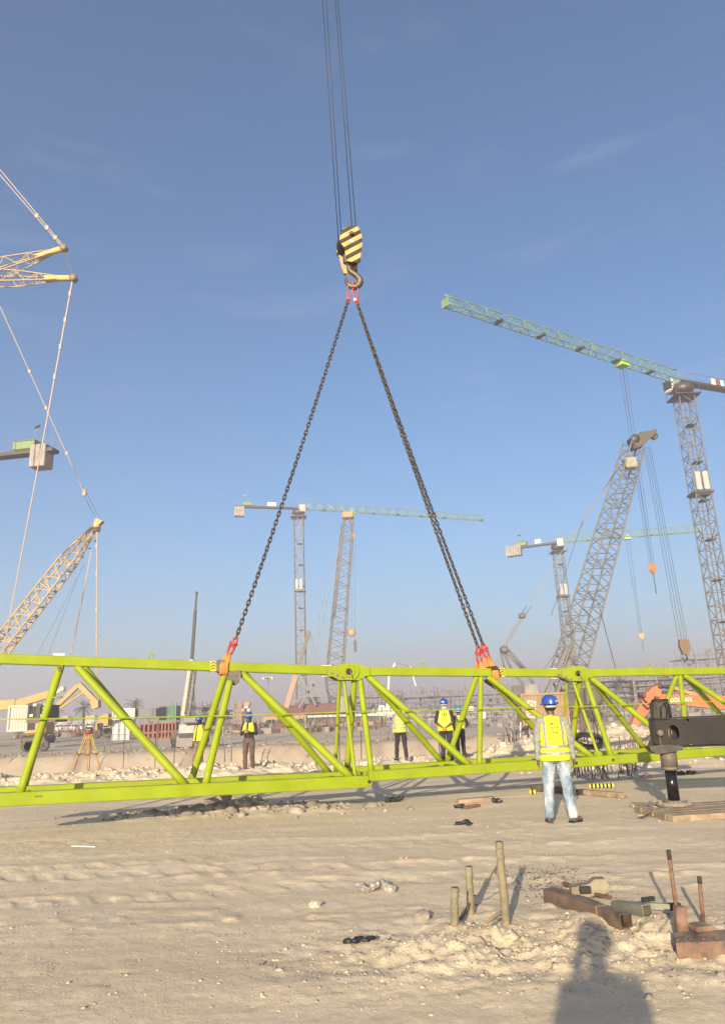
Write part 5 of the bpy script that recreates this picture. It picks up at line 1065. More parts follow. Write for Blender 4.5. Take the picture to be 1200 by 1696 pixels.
    for f_, z_ in zip(me.polygons, zi):
        if z_ in (0, 3): vz[list(f_.vertices)] = 0
    wrinkle(me, .013*S, 11, rz*3+len(label), mask=lambda co: vz, stretch=(1, 1, .8))
    o = bpy.data.objects.new('body', me); COL.objects.link(o); o.parent = th
    # boots: sole plate
    for q, (fxx, fyy, toe) in zip((-1, 1), fx):
        m = MB(); d_ = Vector((math.sin(toe), math.cos(toe), 0)); c = V3(fxx, fyy-.02, 0)+d_*.055*S; m.prism([(-.125*S, -.035*S), (-.12*S, .04*S), (-.03*S, .034*S), (.06*S, .05*S), (.135*S, .03*S), (.145*S, 0), (.135*S, -.03*S), (.06*S, -.05*S), (-.03*S, -.034*S)], c+Vector((0, 0, .015*S)), d_, Vector((-d_.y, d_.x, 0)), .032*S); m.build('sole', BLACK, th, local=True)
        m = MB()
        for k in range(4): z = .118-.02*k; a_ = V3(fxx, fyy-.02, z)+d_*(.052+.018*k)*S; s_ = Vector((d_.y, -d_.x, 0))*.035*S; m.tube(a_-s_, a_+s_, .004*S, n=4)
        m.build('lace', M('boot_lace', (.25, .22, .18), .9), th, local=True)
    if hair:
        m = MB(); m.ell(H_(0, -.022, .012), (.084*S, .098*S, .098*S), 16, 10, Rh); m.v = [tuple(Vector(v)) for v in m.v]
        keep = [f for f in m.f if (sum((Rh.transposed() @ (Vector(m.v[i])-hc)).y for i in f)/len(f)) < .035*S and (sum((Rh.transposed() @ (Vector(m.v[i])-hc)).z for i in f)/len(f)) > -.065*S]
        m.f = keep; m.mi = [0]*len(keep); m.sm = [True]*len(keep); m.build('hair', M('black_hair', (.012, .010, .009), .7, 0, .2, 40, 0, .6, 300), th, local=True)
    for q in (-1, 1):
        if mask is None or True: m = MB(); m.ell(H_(q*.031, .088, .012), (.011*S, .007*S, .008*S), 10, 6, Rh); m.build('eye', M('eye_dark', (.02, .015, .012), .2), th, local=True)
    if helmet:
        m = MB(); n_ = 28; prof = [(.128, .0), (.126, .03), (.121, .06), (.106, .092), (.078, .117), (.04, .131), (.012, .135)]
        hb_ = lambda r, z, a: H_(r*math.cos(a)*.92, -.01+r*math.sin(a)*1.10, .034+z)
        V = [hb_(r+(.004 if abs(math.cos(a)) < .16 and z > .05 else 0), z, a) for r, z in prof for a in [2*math.pi*j/n_ for j in range(n_)]]
        F = [(i*n_+j, i*n_+(j+1) % n_, (i+1)*n_+(j+1) % n_, (i+1)*n_+j) for i in range(len(prof)-1) for j in range(n_)]+[tuple((len(prof)-1)*n_+j for j in range(n_))]
        m.add(V, F, True)
        V = []
        for r, z in ((.120, .004), (.143, -.004), (.146, -.010), (.120, -.006)):
            for j in range(n_): a = 2*math.pi*j/n_; e = 1+(.24*max(0, math.sin(a))**2.5 if r > .13 else 0); V.append(hb_(r*e, z-(.010*max(0, math.sin(a))**2 if r > .13 else 0), a))
        m.add(V, [(i*n_+j, i*n_+(j+1) % n_, ((i+1) % 4)*n_+(j+1) % n_, ((i+1) % 4)*n_+j) for i in range(4) for j in range(n_)], True)
        hm_ = m.build('helmet', helmet, th, local=True)
        m = MB(); m.path([H_(.095*math.cos(a), -.01+.108*math.sin(a), -.008) for a in np.linspace(math.pi*1.08, math.pi*1.92, 12)], .010*S, 6, flat=1.6); m.build('headband', M('helmet_strap', (.6, .6, .58), .7), th, local=True)
        if print_fn == 'hero':
            m = MB(); pts_ = []
            for a, z in [(1.5*math.pi+t, zz) for zz in (.045, .020) for t in (.12, .30, .48, .66)]: r_ = .1285; pts_.append(hb_(r_+.0015, z, a))
            m.add(pts_, [(i, i+1, i+5, i+4) for i in range(3)]); m.build('sticker', WHITE, hm_, local=True)
            m = MB(); pts_ = [hb_(.1320, z, 1.5*math.pi+t) for z in (.036, .027) for t in (.22, .38, .56)]; m.add(pts_, [(0, 1, 4, 3), (1, 2, 5, 4)]); m.build('sticker_print', M('sign_red', (.42, .10, .08)), hm_, local=True)
        elif print_fn:
            m = MB(); pts_ = [hb_(.1315, z, 1.5*math.pi+t) for z in (.050, .030) for t in (-.6, -.3, 0)]; m.add(pts_, [(0, 1, 4, 3), (1, 2, 5, 4)]); m.build('sticker', WHITE, hm_, local=True)
    if mask:        # balaclava or scarf wrapped round the neck and face
        me2 = blend_mesh([(V3(0, -.005, 1.45), V3(0, .01, 1.53), .078*S, .074*S, 0), (H_(0, -.005, -.045), H_(0, .03, -.05), .082*S, .068*S, 0), (H_(0, -.02, .0), H_(0, .0, .0), .092*S, .086*S, 0, (.95, 1.02))] , .011, 'face_scarf', 3); wrinkle(me2, .008, 22, 3); me2.materials.append(mask); o = bpy.data.objects.new('face_scarf', me2); COL.objects.link(o); o.parent = th
    if collar:
        m = MB(); m.path([V3(.072*math.cos(a), -.012+.066*math.sin(a), 1.452+.012*math.sin(a)) for a in np.linspace(0, 2*math.pi, 21)[:-1]], .013*S, 8, closed=True, flat=1.6); m.build('collar', collar, th, local=True)
    if vest:
        vm = dict(vest); e = .030
        VP = [(V3(-.06, -.01, .90), V3(.06, -.01, .90), (.135+e)*S, (.135+e)*S, 0, (1, 1.02)), (V3(0, 0, 1.0), V3(0, 0, 1.2), (.158+e)*S, (.160+e)*S, 0, (1.13, .84)), (V3(0, 0, 1.2), V3(0, -.005, 1.33), (.158+e)*S, (.135+e)*S, 0, (1.14, .82)), (V3(0, 0, .93), V3(0, 0, 1.04), (.176+e)*S, (.160+e)*S, 0, (1.12, .96))]
        for q in (-1, 1): VP.append((V3(q*.105, -.012, 1.30), V3(q*.10, -.014, 1.405), .078*S, .070*S, 0, (.95, 1.05)))
        me3 = blend_mesh(VP, .010, 'vest', 4)
        import bmesh
        bm = bmesh.new(); bm.from_mesh(me3); zb = vm.get('zb', .86)*S
        bmesh.ops.bisect_plane(bm, geom=bm.verts[:]+bm.edges[:]+bm.faces[:], plane_co=(0, 0, zb), plane_no=(0, 0, 1), clear_inner=True)
        bands = vm['bands']
        for z in [zz for b_ in bands for zz in b_]: bmesh.ops.bisect_plane(bm, geom=bm.verts[:]+bm.edges[:]+bm.faces[:], plane_co=(0, 0, z*S), plane_no=(0, 0, 1))
        for x in [s_*xx for s_ in (-1, 1) for xx in vm['vx']]: bmesh.ops.bisect_plane(bm, geom=bm.verts[:]+bm.edges[:]+bm.faces[:], plane_co=(x*S, 0, 0), plane_no=(1, 0, 0))
        if vopen:   # unfastened: the front stands open
            kill = [f for f in bm.faces if f.calc_center_median().y > .03*S and abs(f.calc_center_median().x) < .035*S]; bmesh.ops.delete(bm, geom=kill, context='FACES')
        for f in bm.faces:
            c = f.calc_center_median(); z, x = c.z/S, abs(c.x)/S; f.material_index = 0; f.smooth = True
            if any(a <= z <= b_ for a, b_ in bands): f.material_index = 1
            elif vm['vx'][0] <= x <= vm['vx'][1] and z > bands[-1][0]: f.material_index = 1
            elif vm.get('lower') and z < bands[0][0]-vm['lower']: f.material_index = 0
        bm.to_mesh(me3); bm.free(); me3.materials.append(vm['mat']); me3.materials.append(vm['band']); wrinkle(me3, .009, 9, rz*5)
        o = bpy.data.objects.new('vest', me3); COL.objects.link(o); o.parent = th
        if vm.get('prints'):
            bvh = BVHTree.FromPolygons([v.co.copy() for v in me3.vertices], [p.vertices[:] for p in me3.polygons]); sd = -1 if vm.get('side', 'back') == 'back' else 1
            for nm, geo, mt_ in vm['prints']:
                m = MB(); V = []
                for x, z in geo[0]:
                    hit = bvh.ray_cast(Vector((x*S, sd*.6, z*S)), Vector((0, -sd, 0)))[0]; V.append(Vector((x*S, (hit.y if hit else 0)+sd*.003, z*S)))
                m.add(V, geo[1]); m.build(nm, mt_, o, local=True)
    if gloves:
        for wr, hd in hands: m = MB(); m.path([wr-hd*.0, wr+hd*.04, wr+hd*.10, wr+hd*.14], [.034, .044, .045, .03], 10); m.build('glove', gloves, th, local=True)
    return th
def text_geo(txt, cx, cz, h, flip=False, width=None):
    cu = bpy.data.curves.new('t', 'FONT'); cu.body = txt; cu.size = 1; cu.align_x = 'CENTER'; cu.resolution_u = 2; cu.offset = .03; o = bpy.data.objects.new('t', cu); COL.objects.link(o)
    me = bpy.data.meshes.new_from_object(o.evaluated_get(bpy.context.evaluated_depsgraph_get())); co = [v.co.copy() for v in me.vertices]; F = [p.vertices[:] for p in me.polygons]; F = [tuple(f) for f in F]
    bpy.data.objects.remove(o); bpy.data.curves.remove(cu); bpy.data.meshes.remove(me)
    xs = [c.x for c in co]; w = max(xs)-min(xs); k = h/.7; kx = (width/w) if width else k; s = -1 if flip else 1
    return [(cx+s*c.x*kx, cz+c.y*k) for c in co], F
HIVIS = M('hi_vis_yellow', (.80, .84, .01), .75, 0, .07, 14, .06, .3, 60); HIVISG = M('hi_vis_lime', (.55, .68, .10), .75, 0, .1, 12, .15, .3, 60)
REFL = M('reflective_tape', (.36, .35, .36), .5, .1, .08, 20, .1, .2, 90); PRINT = M('vest_print', (.03, .03, .01), .8); SILV = M('pale_shirt_sleeve', (.30, .32, .30), .85, 0, .12, 16, .1, .4, 40)
BHEL = M('blue_helmet', (.015, .075, .42), .35, 0, .06, 8, .06); THEL = M('teal_helmet', (.02, .22, .36), .4, 0, .06, 8, .1); WHEL = M('white_helmet', (.6, .6, .58), .4, 0, .06, 8, .1)
BOOT = M('dusty_boot', (.09, .075, .06), .85, 0, .2, 18, .5); DARKT = M('black_trousers', (.014, .014, .017), .9, 0, .3, 12, .12, .4, 40); BRNT = M('brown_trousers', (.125, .075, .06), .9, 0, .2, 10, .15, .4, 40); BLK = M('black_jacket', (.012, .011, .012), .85, 0, .3, 10, .08, .4, 40)
# faded jeans with worn pale thighs
JEAN = bpy.data.materials.new('faded_denim'); JEAN.use_nodes = True; n, l = JEAN.node_tree.nodes, JEAN.node_tree.links; b = n['Principled BSDF']; b.inputs['Roughness'].default_value = .9
tc = n.new('ShaderNodeTexCoord'); mp = n.new('ShaderNodeMapping'); mp.inputs['Scale'].default_value = (1, 1, .45); no = n.new('ShaderNodeTexNoise'); no.inputs['Scale'].default_value = 7; no.inputs['Detail'].default_value = 6; no.inputs['Roughness'].default_value = .62
r = n.new('ShaderNodeValToRGB'); r.color_ramp.elements[0].position = .36; r.color_ramp.elements[1].position = .66; r.color_ramp.elements[0].color = (.10, .15, .21, 1); r.color_ramp.elements[1].color = (.44, .46, .45, 1); e = r.color_ramp.elements.new(.5); e.color = (.20, .26, .32, 1)
l.new(tc.outputs['Object'], mp.inputs[0]); l.new(mp.outputs[0], no.inputs['Vector']); l.new(no.outputs[0], r.inputs[0]); l.new(r.outputs[0], b.inputs['Base Color'])
bn = n.new('ShaderNodeTexNoise'); bn.inputs['Scale'].default_value = 26; bp = n.new('ShaderNodeBump'); bp.inputs['Strength'].default_value = .4; bp.inputs['Distance'].default_value = .02; l.new(tc.outputs['Object'], bn.inputs['Vector']); l.new(bn.outputs[0], bp.inputs['Height']); l.new(bp.outputs[0], b.inputs['Normal'])
def wing(sx):
    V, F = [], []
    for k in range(6):
        a = .25+.22*k; x0, z0 = sx*(.018+.004*k), 1.243-.004*k; L = .055-.006*k; x1, z1 = x0+sx*L*math.cos(a*.5), z0+L*.55*math.sin(1.1-a*.5); i = len(V); V += [(x0, z0), (x1, z1), (x1-sx*.004, z1-.007), (x0, z0-.004)]; F.append((i, i+1, i+2, i+3) if sx > 0 else (i+3, i+2, i+1, i))
    return V, F
hero_prints = [('print', text_geo('MCC', .012, 1.346, .030, width=.085), M('print_brown', (.06, .02, .01), .8)), ('print_mark', ([(-.062, 1.350), (-.030, 1.366), (-.026, 1.354), (-.030, 1.350)], [(0, 1, 2, 3)]), PRINT), ('print', text_geo('TO REGULAR', .0, 1.293, .027, width=.155), PRINT),
               ('print_wing', wing(1), PRINT), ('print_wing', wing(-1), PRINT), ('print_crest', ([(-.01, 1.25), (.01, 1.25), (.008, 1.225), (0, 1.215), (-.008, 1.225)], [(0, 1, 2, 3, 4)]), PRINT), ('print', text_geo('=~=', 0, 1.190, .014, width=.055), M('print_faint', (.35, .38, .03), .8))]
hero_prints = [(a, ([(-x, z) if False else (x, z) for x, z in g[0]], g[1]), m_) for a, g, m_ in hero_prints]
pm = gnd(930, 1362); pm.z = G(pm.x, pm.y)
hero = person('man seen from behind in yellow safety vest, blue helmet and faded jeans', pm, math.radians(-6), 1.74, 'down', legs=((-.165, .02, -.10), (.155, -.04, .75)), head=(.45, 0), top=SILV, trousers=JEAN, boots=BOOT, skin=SKIN,
              vest=dict(mat=HIVIS, band=REFL, bands=[(.925, .962), (1.02, 1.062)], vx=(.108, .145), zb=.845, prints=hero_prints), helmet=BHEL, voxel=.0085, loose=1.10, armw=1.06, collar=M('pale_collar', (.5, .5, .46)), print_fn='hero', lean=0.0)
# worker facing the camera, blue scarf over the face
p = gat(412, 25.6); p = gnd(412, 1283); p.z = G(p.x, p.y)
person('worker in black jacket and brown trousers facing the camera with blue face scarf', p, math.radians(168), 1.75, 'front', legs=((-.13, 0, -.1), (.12, .02, .15)), head=(0, -.1), top=BLK, trousers=BRNT, boots=BLACK, skin=SKINL, vest=dict(mat=HIVIS, band=REFL, bands=[(1.045, 1.075), (1.40, 1.41)], vx=(.02, .021), zb=1.16), helmet=BHEL, mask=M('blue_scarf', (.02, .045, .16), .9), vopen=True, hair=False)
p = gnd(329, 1279); p.z = G(p.x, p.y)
person('worker in dusty brown overalls and blue helmet half hidden by the left double brace', p, math.radians(150), 1.72, 'down', legs=((-.12, 0, -.1), (.15, .1, .1)), head=(0, -.15), top=M('dusty_brown_shirt', (.17, .12, .085), .9, 0, .2, 12, .2, .4, 40), trousers=M('dusty_brown_cloth', (.21, .16, .12), .9, 0, .2, 12, .2, .4, 40), boots=BOOT, skin=SKIN, vest=dict(mat=HIVIS, band=REFL, bands=[(1.03, 1.05), (1.2, 1.21)], vx=(.30, .31), zb=.95), helmet=BHEL, mask=M('black_scarf', (.01, .012, .03), .9), vopen=True, hair=False)
p = gnd(666, 1271); p.z = G(p.x, p.y)
person('worker with white helmet, pale sleeves and lime vest seen from behind at the long brace', p, math.radians(12), 1.66, 'down', legs=((-.16, .05, -.2), (.14, -.06, .2)), head=(.3, .05), top=M('cream_shirt', (.48, .43, .38), .9, 0, .1, 12, .1, .4, 40), trousers=DARKT, boots=BOOT, skin=SKINL, vest=dict(mat=HIVISG, band=M('dull_tape', (.34, .32, .24), .6), bands=[(.99, 1.03), (1.09, 1.125)], vx=(.085, .115), zb=.87), helmet=WHEL, mask=M('white_scarf', (.5, .5, .48), .9), loose=1.05)
p = gnd(742, 1277); p.z = G(p.x, p.y)
sq = ([(-.055+.05, 1.385), (.075, 1.385), (.075, 1.285), (-.005, 1.285)], [(0, 1, 2, 3)])
person('worker with blue helmet, short black sleeves and hands behind his back, left one of two', p, math.radians(-14), 1.76, 'back', legs=((-.12, 0, -.2), (.12, 0, .2)), head=(.1, 0), top=BLK, sleeve='short', trousers=DARKT, boots=BOOT, skin=SKIN, vest=dict(mat=HIVIS, band=M('pale_yellow_tape', (.62, .66, .30), .6), bands=[(1.03, 1.06), (1.1, 1.11)], vx=(.10, .14), zb=.90, prints=[('print_patch', sq, M('patch_black', (.02, .02, .015), .8)), ('print', text_geo('A', .036, 1.315, .05), HIVIS)]), helmet=BHEL, mask=M('white_scarf', (.5, .5, .48)), gloves=M('orange_glove', (.65, .22, .05), .7), print_fn='x')
p = gnd(765, 1268); p.z = G(p.x, p.y)
person('worker in black with a teal helmet and hand on hip, right one of two', p, math.radians(25), 1.62, 'hip', legs=((-.13, 0, -.2), (.12, 0, .2)), head=(-.2, .15), top=BLK, trousers=M('dark_navy_cloth', (.018, .018, .03), .9, 0, .2, 12, .1), boots=BOOT, skin=SKIN, vest=dict(mat=HIVIS, band=REFL, bands=[(1.03, 1.06), (1.1, 1.11)], vx=(.10, .14), zb=1.02), helmet=THEL, hair=True)
# the person taking the photograph, whose shadow falls into the lower right
pp = Vector((-.02, -.22, 0)); pp.z = G(pp.x, pp.y)-.01
person('person taking the photograph, standing right behind the camera', pp, 0, 1.76, 'camera', top=M('grey_shirt', (.2, .2, .2)), trousers=DARKT, boots=BOOT, skin=SKIN, helmet=BHEL, voxel=.014)
# ------------------------------------------------------------------ outrigger of the lifting crane
og = thing('crane_outrigger', 'black outrigger beam with its jack standing on a timber mat at the right edge', 'outrigger', gnd(1117, 1336)); OB = M('outrigger_black', (.018, .016, .016), .6, .0, .2, 3, .08, spec=.2); Y0 = 12.9
jb = gnd(1116, 1330, .12); Y0 = jb.y
def ogp(x, y, d=0): return at(x, y, Y0+d)
dx = Vector((1, -.10, 0)).normalized(); 
a = ogp(1086, 1189.5); zt, zb = ogp(1100, 1189.5).z, ogp(1100, 1237).z; xe = a.x; ob = Vector((ogp(1090, 1200).x, Y0-.16, 0))
# web plate facing the camera with an oval hole: built as a ring of faces round the hole
hc_ = ogp(1108, 1213); nseg = 24
def web(yoff, thick):
    m = MB(); o_ = ob+Vector((0, yoff, 0)); X1 = 3.2; top_, bot_ = zt-.02, zb+.02; cx, cz = hc_.x-ob.x, hc_.z; rx, rz_ = .085, .115; V = []; 
    outer = []; inner = []
    x0t, x0b = .0+.0, .06
    for i in range(nseg):
        t = 2*math.pi*i/nseg; inner.append((cx+rx*math.cos(t), cz+rz_*math.sin(t))); ca, sa = math.cos(t), math.sin(t)
        R_ = .30; s_ = min(abs(.26/ca) if abs(ca) > 1e-6 else 9, abs((top_-cz)/sa) if sa > 1e-6 else (abs((cz-bot_)/sa) if sa < -1e-6 else 9)); s_ = min(s_, min(.26, 1)/max(abs(ca), 1e-6)); outer.append((cx+s_*ca, cz+s_*sa))
    P3 = lambda q, y: o_+dx*q[0]+Vector((0, y, q[1]))
    for y in (0, thick):
        k = len(V); V += [P3(q, y) for q in inner]+[P3(q, y) for q in outer]
    F = []
    for i in range(nseg):
        j = (i+1) % nseg; F += [(i, nseg+i, nseg+j, j), (2*nseg+i, 2*nseg+j, 3*nseg+j, 3*nseg+i), (i, j, 2*nseg+j, 2*nseg+i)]
    m.add(V, F)
    for (xa, xb_, xc, xd) in ((-.02, cx-.26, cx-.26, .05), (cx+.26, X1, X1, cx+.26)):
        q = [(xd, bot_), (xc, bot_), (xb_, top_), (xa, top_)]; m.prism(q, o_+Vector((0, thick/2, 0)), dx, (0, 0, 1), thick)
    return m
web(0, .014).build('beam_web', OB, og); web(.30, .014).build('beam_web', OB, og)
for z, nm in ((zt, 'beam_flange'), (zb, 'beam_flange')):
    m = MB(); c0 = ob+dx*(-.10 if z == zt else -.02); m.bar(c0+Vector((0, .157, z)), ob+dx*3.2+Vector((0, .157, z)), .36, .022); m.build(nm, OB, og)
m = MB(); m.bar(ob+dx*.95+Vector((0, -.01, zb+.09)), ob+dx*3+Vector((0, -.01, zb+.12)), .02, .012); m.build('weld_rib', M('worn_edge', (.16, .13, .11), .6), og)
m = MB(); m.box(ob+dx*.05+Vector((0, .15, (zt+zb)/2)), (.10, .28, zt-zb-.05), math.atan2(dx.y, dx.x)); m.build('beam_end', M('rusty_amber', (.30, .17, .06), .8, 0, .3, 10, .2), og)
m = MB(); m.lathe([(.03, -.06), (.05, -.05), (.05, .02), (.03, .03)], ogp(1091.5, 1214, -.2), (0, 1, 0), 12); m.path([ogp(1091, 1220, -.2), ogp(1093, 1228, -.2), ogp(1094, 1238, -.2)], .008, 4); m.build('end_pin', M('worn_edge', (.16, .13, .11)), og)
# jack: upper housing, collar, outer cylinder, chrome rod, float
def lean(y): return 1104+(y-1240)*.205/1.0*.62+0
m = MB(); m.bar(ogp(1089.5, 1161), ogp(1097, 1236), .24, .26, (0, 1, 0), bevel=.04); m.build('jack_housing', M('weathered_black_steel', (.04, .036, .032), .6, .2, .3, 6, .35), og)
m = MB(); m.lathe([(.10, 0), (.13, .01), (.13, .03), (.10, .04)], ogp(1092, 1162), (0, 0, 1), 18); m.path([ogp(1100, 1166, -.15), ogp(1104, 1162, -.17), ogp(1108, 1170, -.17), ogp(1109.5, 1182, -.17), ogp(1110, 1188, -.15)], .017, 7); m.build('hydraulic_hose', BLACK, og)
m = MB(); m.path([ogp(1094, 1190, -.16), ogp(1093, 1172, -.18), ogp(1099, 1164, -.18), ogp(1104, 1175, -.18), ogp(1103, 1189, -.16)], .012, 6); m.build('hydraulic_hose', BLACK, og)
m = MB(); m.prism([(-.26, -.03), (-.28, .03), (.0, .05), (.22, .02), (.22, -.04), (-.18, -.09)], ogp(1101, 1238, -.02), dx, (0, 0, 1), .34); m.build('jack_collar', M('weathered_black_steel', (.04, .036, .032)), og)
c1, c2, c3 = ogp(1104.5, 1240), ogp(1108.5, 1272), Vector((jb.x+.0, jb.y, jb.z+.02)); ax = (c2-c1)
m = MB(); m.tube(c1, c2, .125, .125, 26); m.tube(c2-ax*.06, c2+ax.normalized()*.03, .132, .128, 26); m.build('outer_cylinder', M('dusty_cylinder_grey', (.16, .13, .105), .65, .2, .15, 5, .45), og)
m = MB(); m.tube(c2, c3, .088, .088, 28); m.build('chrome_rod', M('jack_rod', (.05, .05, .05), .16, .85, .1, 2, .04), og)
m = MB(); m.lathe([(.11, 0), (.11, .03), (.27, .035), (.28, .075), (.12, .09), (.10, .11)], jb-Vector((0, 0, .07)), (0, 0, 1), 26); m.build('float_pad', M('dusty_pad_steel', (.30, .24, .19), .8, .1, .2, 8, .5), og)
for k in range(6): t = k*math.pi/3+.2; m = MB(); m.box(jb+Vector((.24*math.cos(t), .24*math.sin(t), .015)), (.06, .05, .04), t, bevel=.01); m.build('pad_lug', M('dusty_pad_steel', (.3, .24, .19)), og)
m = MB(); m.path([jb+Vector((-.3, -.02, 0)), jb+Vector((-.36, .02, .05)), jb+Vector((-.42, -.03, 0)), jb+Vector((-.36, -.08, -.03)), jb+Vector((-.3, -.12, -.04))], .012, 5); m.build('locking_wire', GALV, og)
# timber mat: boards one by one
mat_ = thing('timber_mat', 'mat of thick timber boards under the outrigger jack', 'timber mat', (jb.x, jb.y, G(jb.x, jb.y))); WD = [TIMBER, M('pale_board', (.42, .31, .19), .9, 0, .2, 8, .3, .4, 60), M('grey_board', (.27, .23, .18), .9, 0, .2, 8, .4, .4, 60)]
z0 = G(jb.x, jb.y)+.005
p1, p2, p3 = gnd(1052, 1337, .04), gnd(1109, 1352, .04), gnd(1205, 1341, .04)
for k in range(6):
    o_ = Vector((-.05*k*.35, .208*k, 0)); a_ = gnd(1108, 1354, .05)+o_; m = MB(); m.bar(Vector((a_.x-.02*(k % 2), a_.y, z0+.045)), Vector((a_.x+1.9, a_.y+.28, z0+.045+.006*(k%3))), .185, .085, bevel=.008); m.build('board', WD[(k*2+1) % 3], mat_)
for k in range(4):
    a_ = gnd(1054, 1338, .03)+Vector((.02*k, .17*k, 0)); m = MB(); m.bar(Vector((a_.x, a_.y, z0+.03)), Vector((a_.x+.62+.03*(k % 2), a_.y-.22, z0+.032)), .16, .055, bevel=.006); m.build('board', WD[(k+2) % 3], mat_)
a_ = gnd(1060, 1350, .09); b_ = gnd(1084, 1338, .09); m = MB(); m.bar(a_, b_, .07, .022); solo('plank', m, WD[1], 'short pale plank lying loose across the corner of the timber mat', 'plank', a_)
# ------------------------------------------------------------------ timbers, steel and rags on the sand
def beam(label, x0, y0, x1, y1, w, h, mt_, name='timber_beam', cat='timber', lift=0.0, dark=None):
    a, b = gnd(x0, y0, .0), gnd(x1, y1, .0); a.z, b.z = G(a.x, a.y)+h/2+lift, G(b.x, b.y)+h/2+lift; th = thing(name, label, cat, a-Vector((0, 0, h/2))); m = MB(); m.bar(a, b, w, h, bevel=.01); m.build('beam', mt_, th)
    if dark: m = MB(); m.bar(a-(b-a)*.004, a+(b-a)*dark, w+.006, h+.006); m.build('burnt_end', M('charred_wood', (.03, .022, .018), .9, 0, .3, 20, .3, .5, 60), th)
    return th
beam('long dusty timber right of the man with one charred end, behind the striped pipe', 958, 1316, 1034, 1322, .13, .10, TIMBER, dark=.16)
beam('dark timber on the sand behind the legs of the man in jeans', 882, 1310, 938, 1315, .16, .12, M('dark_timber', (.10, .07, .055), .9, 0, .25, 9, .3, .4, 60))
beam('pale pinkish timber in the middle of the foreground sand', 757, 1331, 820, 1326, .20, .07, M('pinkish_timber', (.44, .30, .21), .9, 0, .2, 8, .3, .4, 60))
th = beam('short rusty steel piece in front of the pinkish timber', 768, 1339, 793, 1336, .09, .05, RUST, 'steel_offcut', 'scrap steel')
def sack(label, px, py, w, h, mats, cat='rag', seed=1, name='rag', n=5):
    p = gnd(px, py); p.z = G(p.x, p.y); rr = random.Random(seed); th = thing(name, label, cat, p); s = pxm(p.y)
    prims = []
    for i in range(n): q = Vector((rr.uniform(-.5, .5)*w*s, rr.uniform(-.3, .3)*w*s*.8, h*s*rr.uniform(.1, .45))); q.x = (i/(n-1)-.5)*w*s+rr.uniform(-.05, .05)*w*s; prims.append((q, q+Vector((w*s/n*rr.uniform(.8, 1.3), rr.uniform(-.1, .1)*w*s, rr.uniform(-.1, .25)*h*s)), h*s*rr.uniform(.25, .42), h*s*rr.uniform(.16, .3), 0))
    me = blend_mesh(prims, .010*max(1, p.y/14), 'cloth', 2); wrinkle(me, .018, 22, seed); me.materials.append(mats[0]); o = bpy.data.objects.new('cloth', me); COL.objects.link(o); o.parent = th
    if len(mats) > 1: m = MB(); m.path([p+Vector((w*s*.3, -.03, .03)), p+Vector((w*s*.6, -.06, h*s*.6)), p+Vector((w*s*.9, 0, .02))], .02, 6, flat=.5); m.build('strap', mats[1], th)
    return th
sack('crumpled black rag with a tail, on the sand below the pinkish timber', 765, 1368, 16, 9, [BLACK, BLACK], seed=3)
sack('crumpled black bag in the shadow of the jib below the joint', 652, 1329, 18, 11, [BLACK], seed=4)
sack('black rag at the right end of the pinkish timber', 822, 1330, 9, 10, [BLACK, M('pale_blue_rag', (.25, .30, .30), .8)], seed=5)
sack('dark scrap at the left end of the rusty steel piece', 760, 1338, 10, 8, [BLACK], seed=6)
sack('black bag with a pale label in the shadow right of the jack rod', 1131, 1283, 24, 10, [BLACK, M('pale_blue_rag', (.25, .3, .3))], seed=8)
sack('clear crumpled plastic bag with sand on it, left of the stakes', 622, 1474, 46, 18, [M('dusty_plastic_sheet', (.40, .39, .36), .25, 0, .25, 10, .45)], 'plastic bag', 11, 'plastic_bag', 8)
sack('orange bag on the rocks left of the survey tripod', 113, 1282, 14, 9, [M('orange_bag', (.75, .20, .03), .6, 0, .1, 20, .1)], 'bag', 12, 'bag')
sack('dark scrap of cloth at the bottom edge of the sand', 590, 1566, 34, 12, [BLACK], seed=13)
# striped pipes
def striped(label, x0, y0, x1, y1, r, n, z=None):
    a, b = gnd(x0, y0), gnd(x1, y1); a.z, b.z = G(a.x, a.y)+r, G(b.x, b.y)+r; th = thing('striped_pipe', label, 'pipe', a-Vector((0, 0, r))); d = (b-a)/n
    for k in range(n): m = MB(); m.tube(a+d*k, a+d*(k+1), r, r, 12); m.build('stripe', M('yellow_tape', (.8, .72, .05)) if k % 2 == 0 else BLACK, th)
striped('black and yellow striped pipe lying on the sand right of the man', 975, 1305, 1016, 1304, .045, 13)
striped('short stub of black and yellow striped pipe left of the man', 877, 1316, 887, 1316, .045, 3)
# ------------------------------------------------------------------ survey tripod
tp = gnd(146, 1281); tp.z = G(tp.x, tp.y); th = thing('survey_tripod', 'orange survey tripod with its instrument standing on the rocks at the left', 'tripod', tp); Yt = tp.y
OR = M('tripod_orange', (.66, .28, .05), .55, 0, .12, 10, .12); TY = M('tripod_yellow', (.62, .45, .08), .55, 0, .12, 10, .12)
def tpx(x, y, d=0): return at(x, y, Yt+d)
for (x0, y0, x1, y1, d, mt_) in ((144, 1214, 121, 1278, .2, TY), (145, 1214, 145, 1280, -.25, OR), (150, 1214, 167, 1276, .3, TY)):
    a_, b_ = tpx(x0, y0, 0), tpx(x1, y1, d); b_.z = max(b_.z, G(b_.x, b_.y)); s_ = Vector((.035, 0, 0)); m = MB(); mid = along(a_, b_, .55)
    for q in (-1, 1): m.bar(a_+s_*q, mid+s_*q*.8, .028, .028)
    m.build('leg_rail', mt_, th); m = MB(); m.bar(along(a_, b_, .45), along(a_, b_, .97), .045, .03); m.build('leg', OR, th)
    m = MB(); m.box(along(a_, b_, .56), (.10, .07, .07), bevel=.01); m.build('leg_clamp', RUST, th); m = MB(); m.tube(along(a_, b_, .96), b_, .03, .006, 7); m.build('foot_spike', REDP, th)
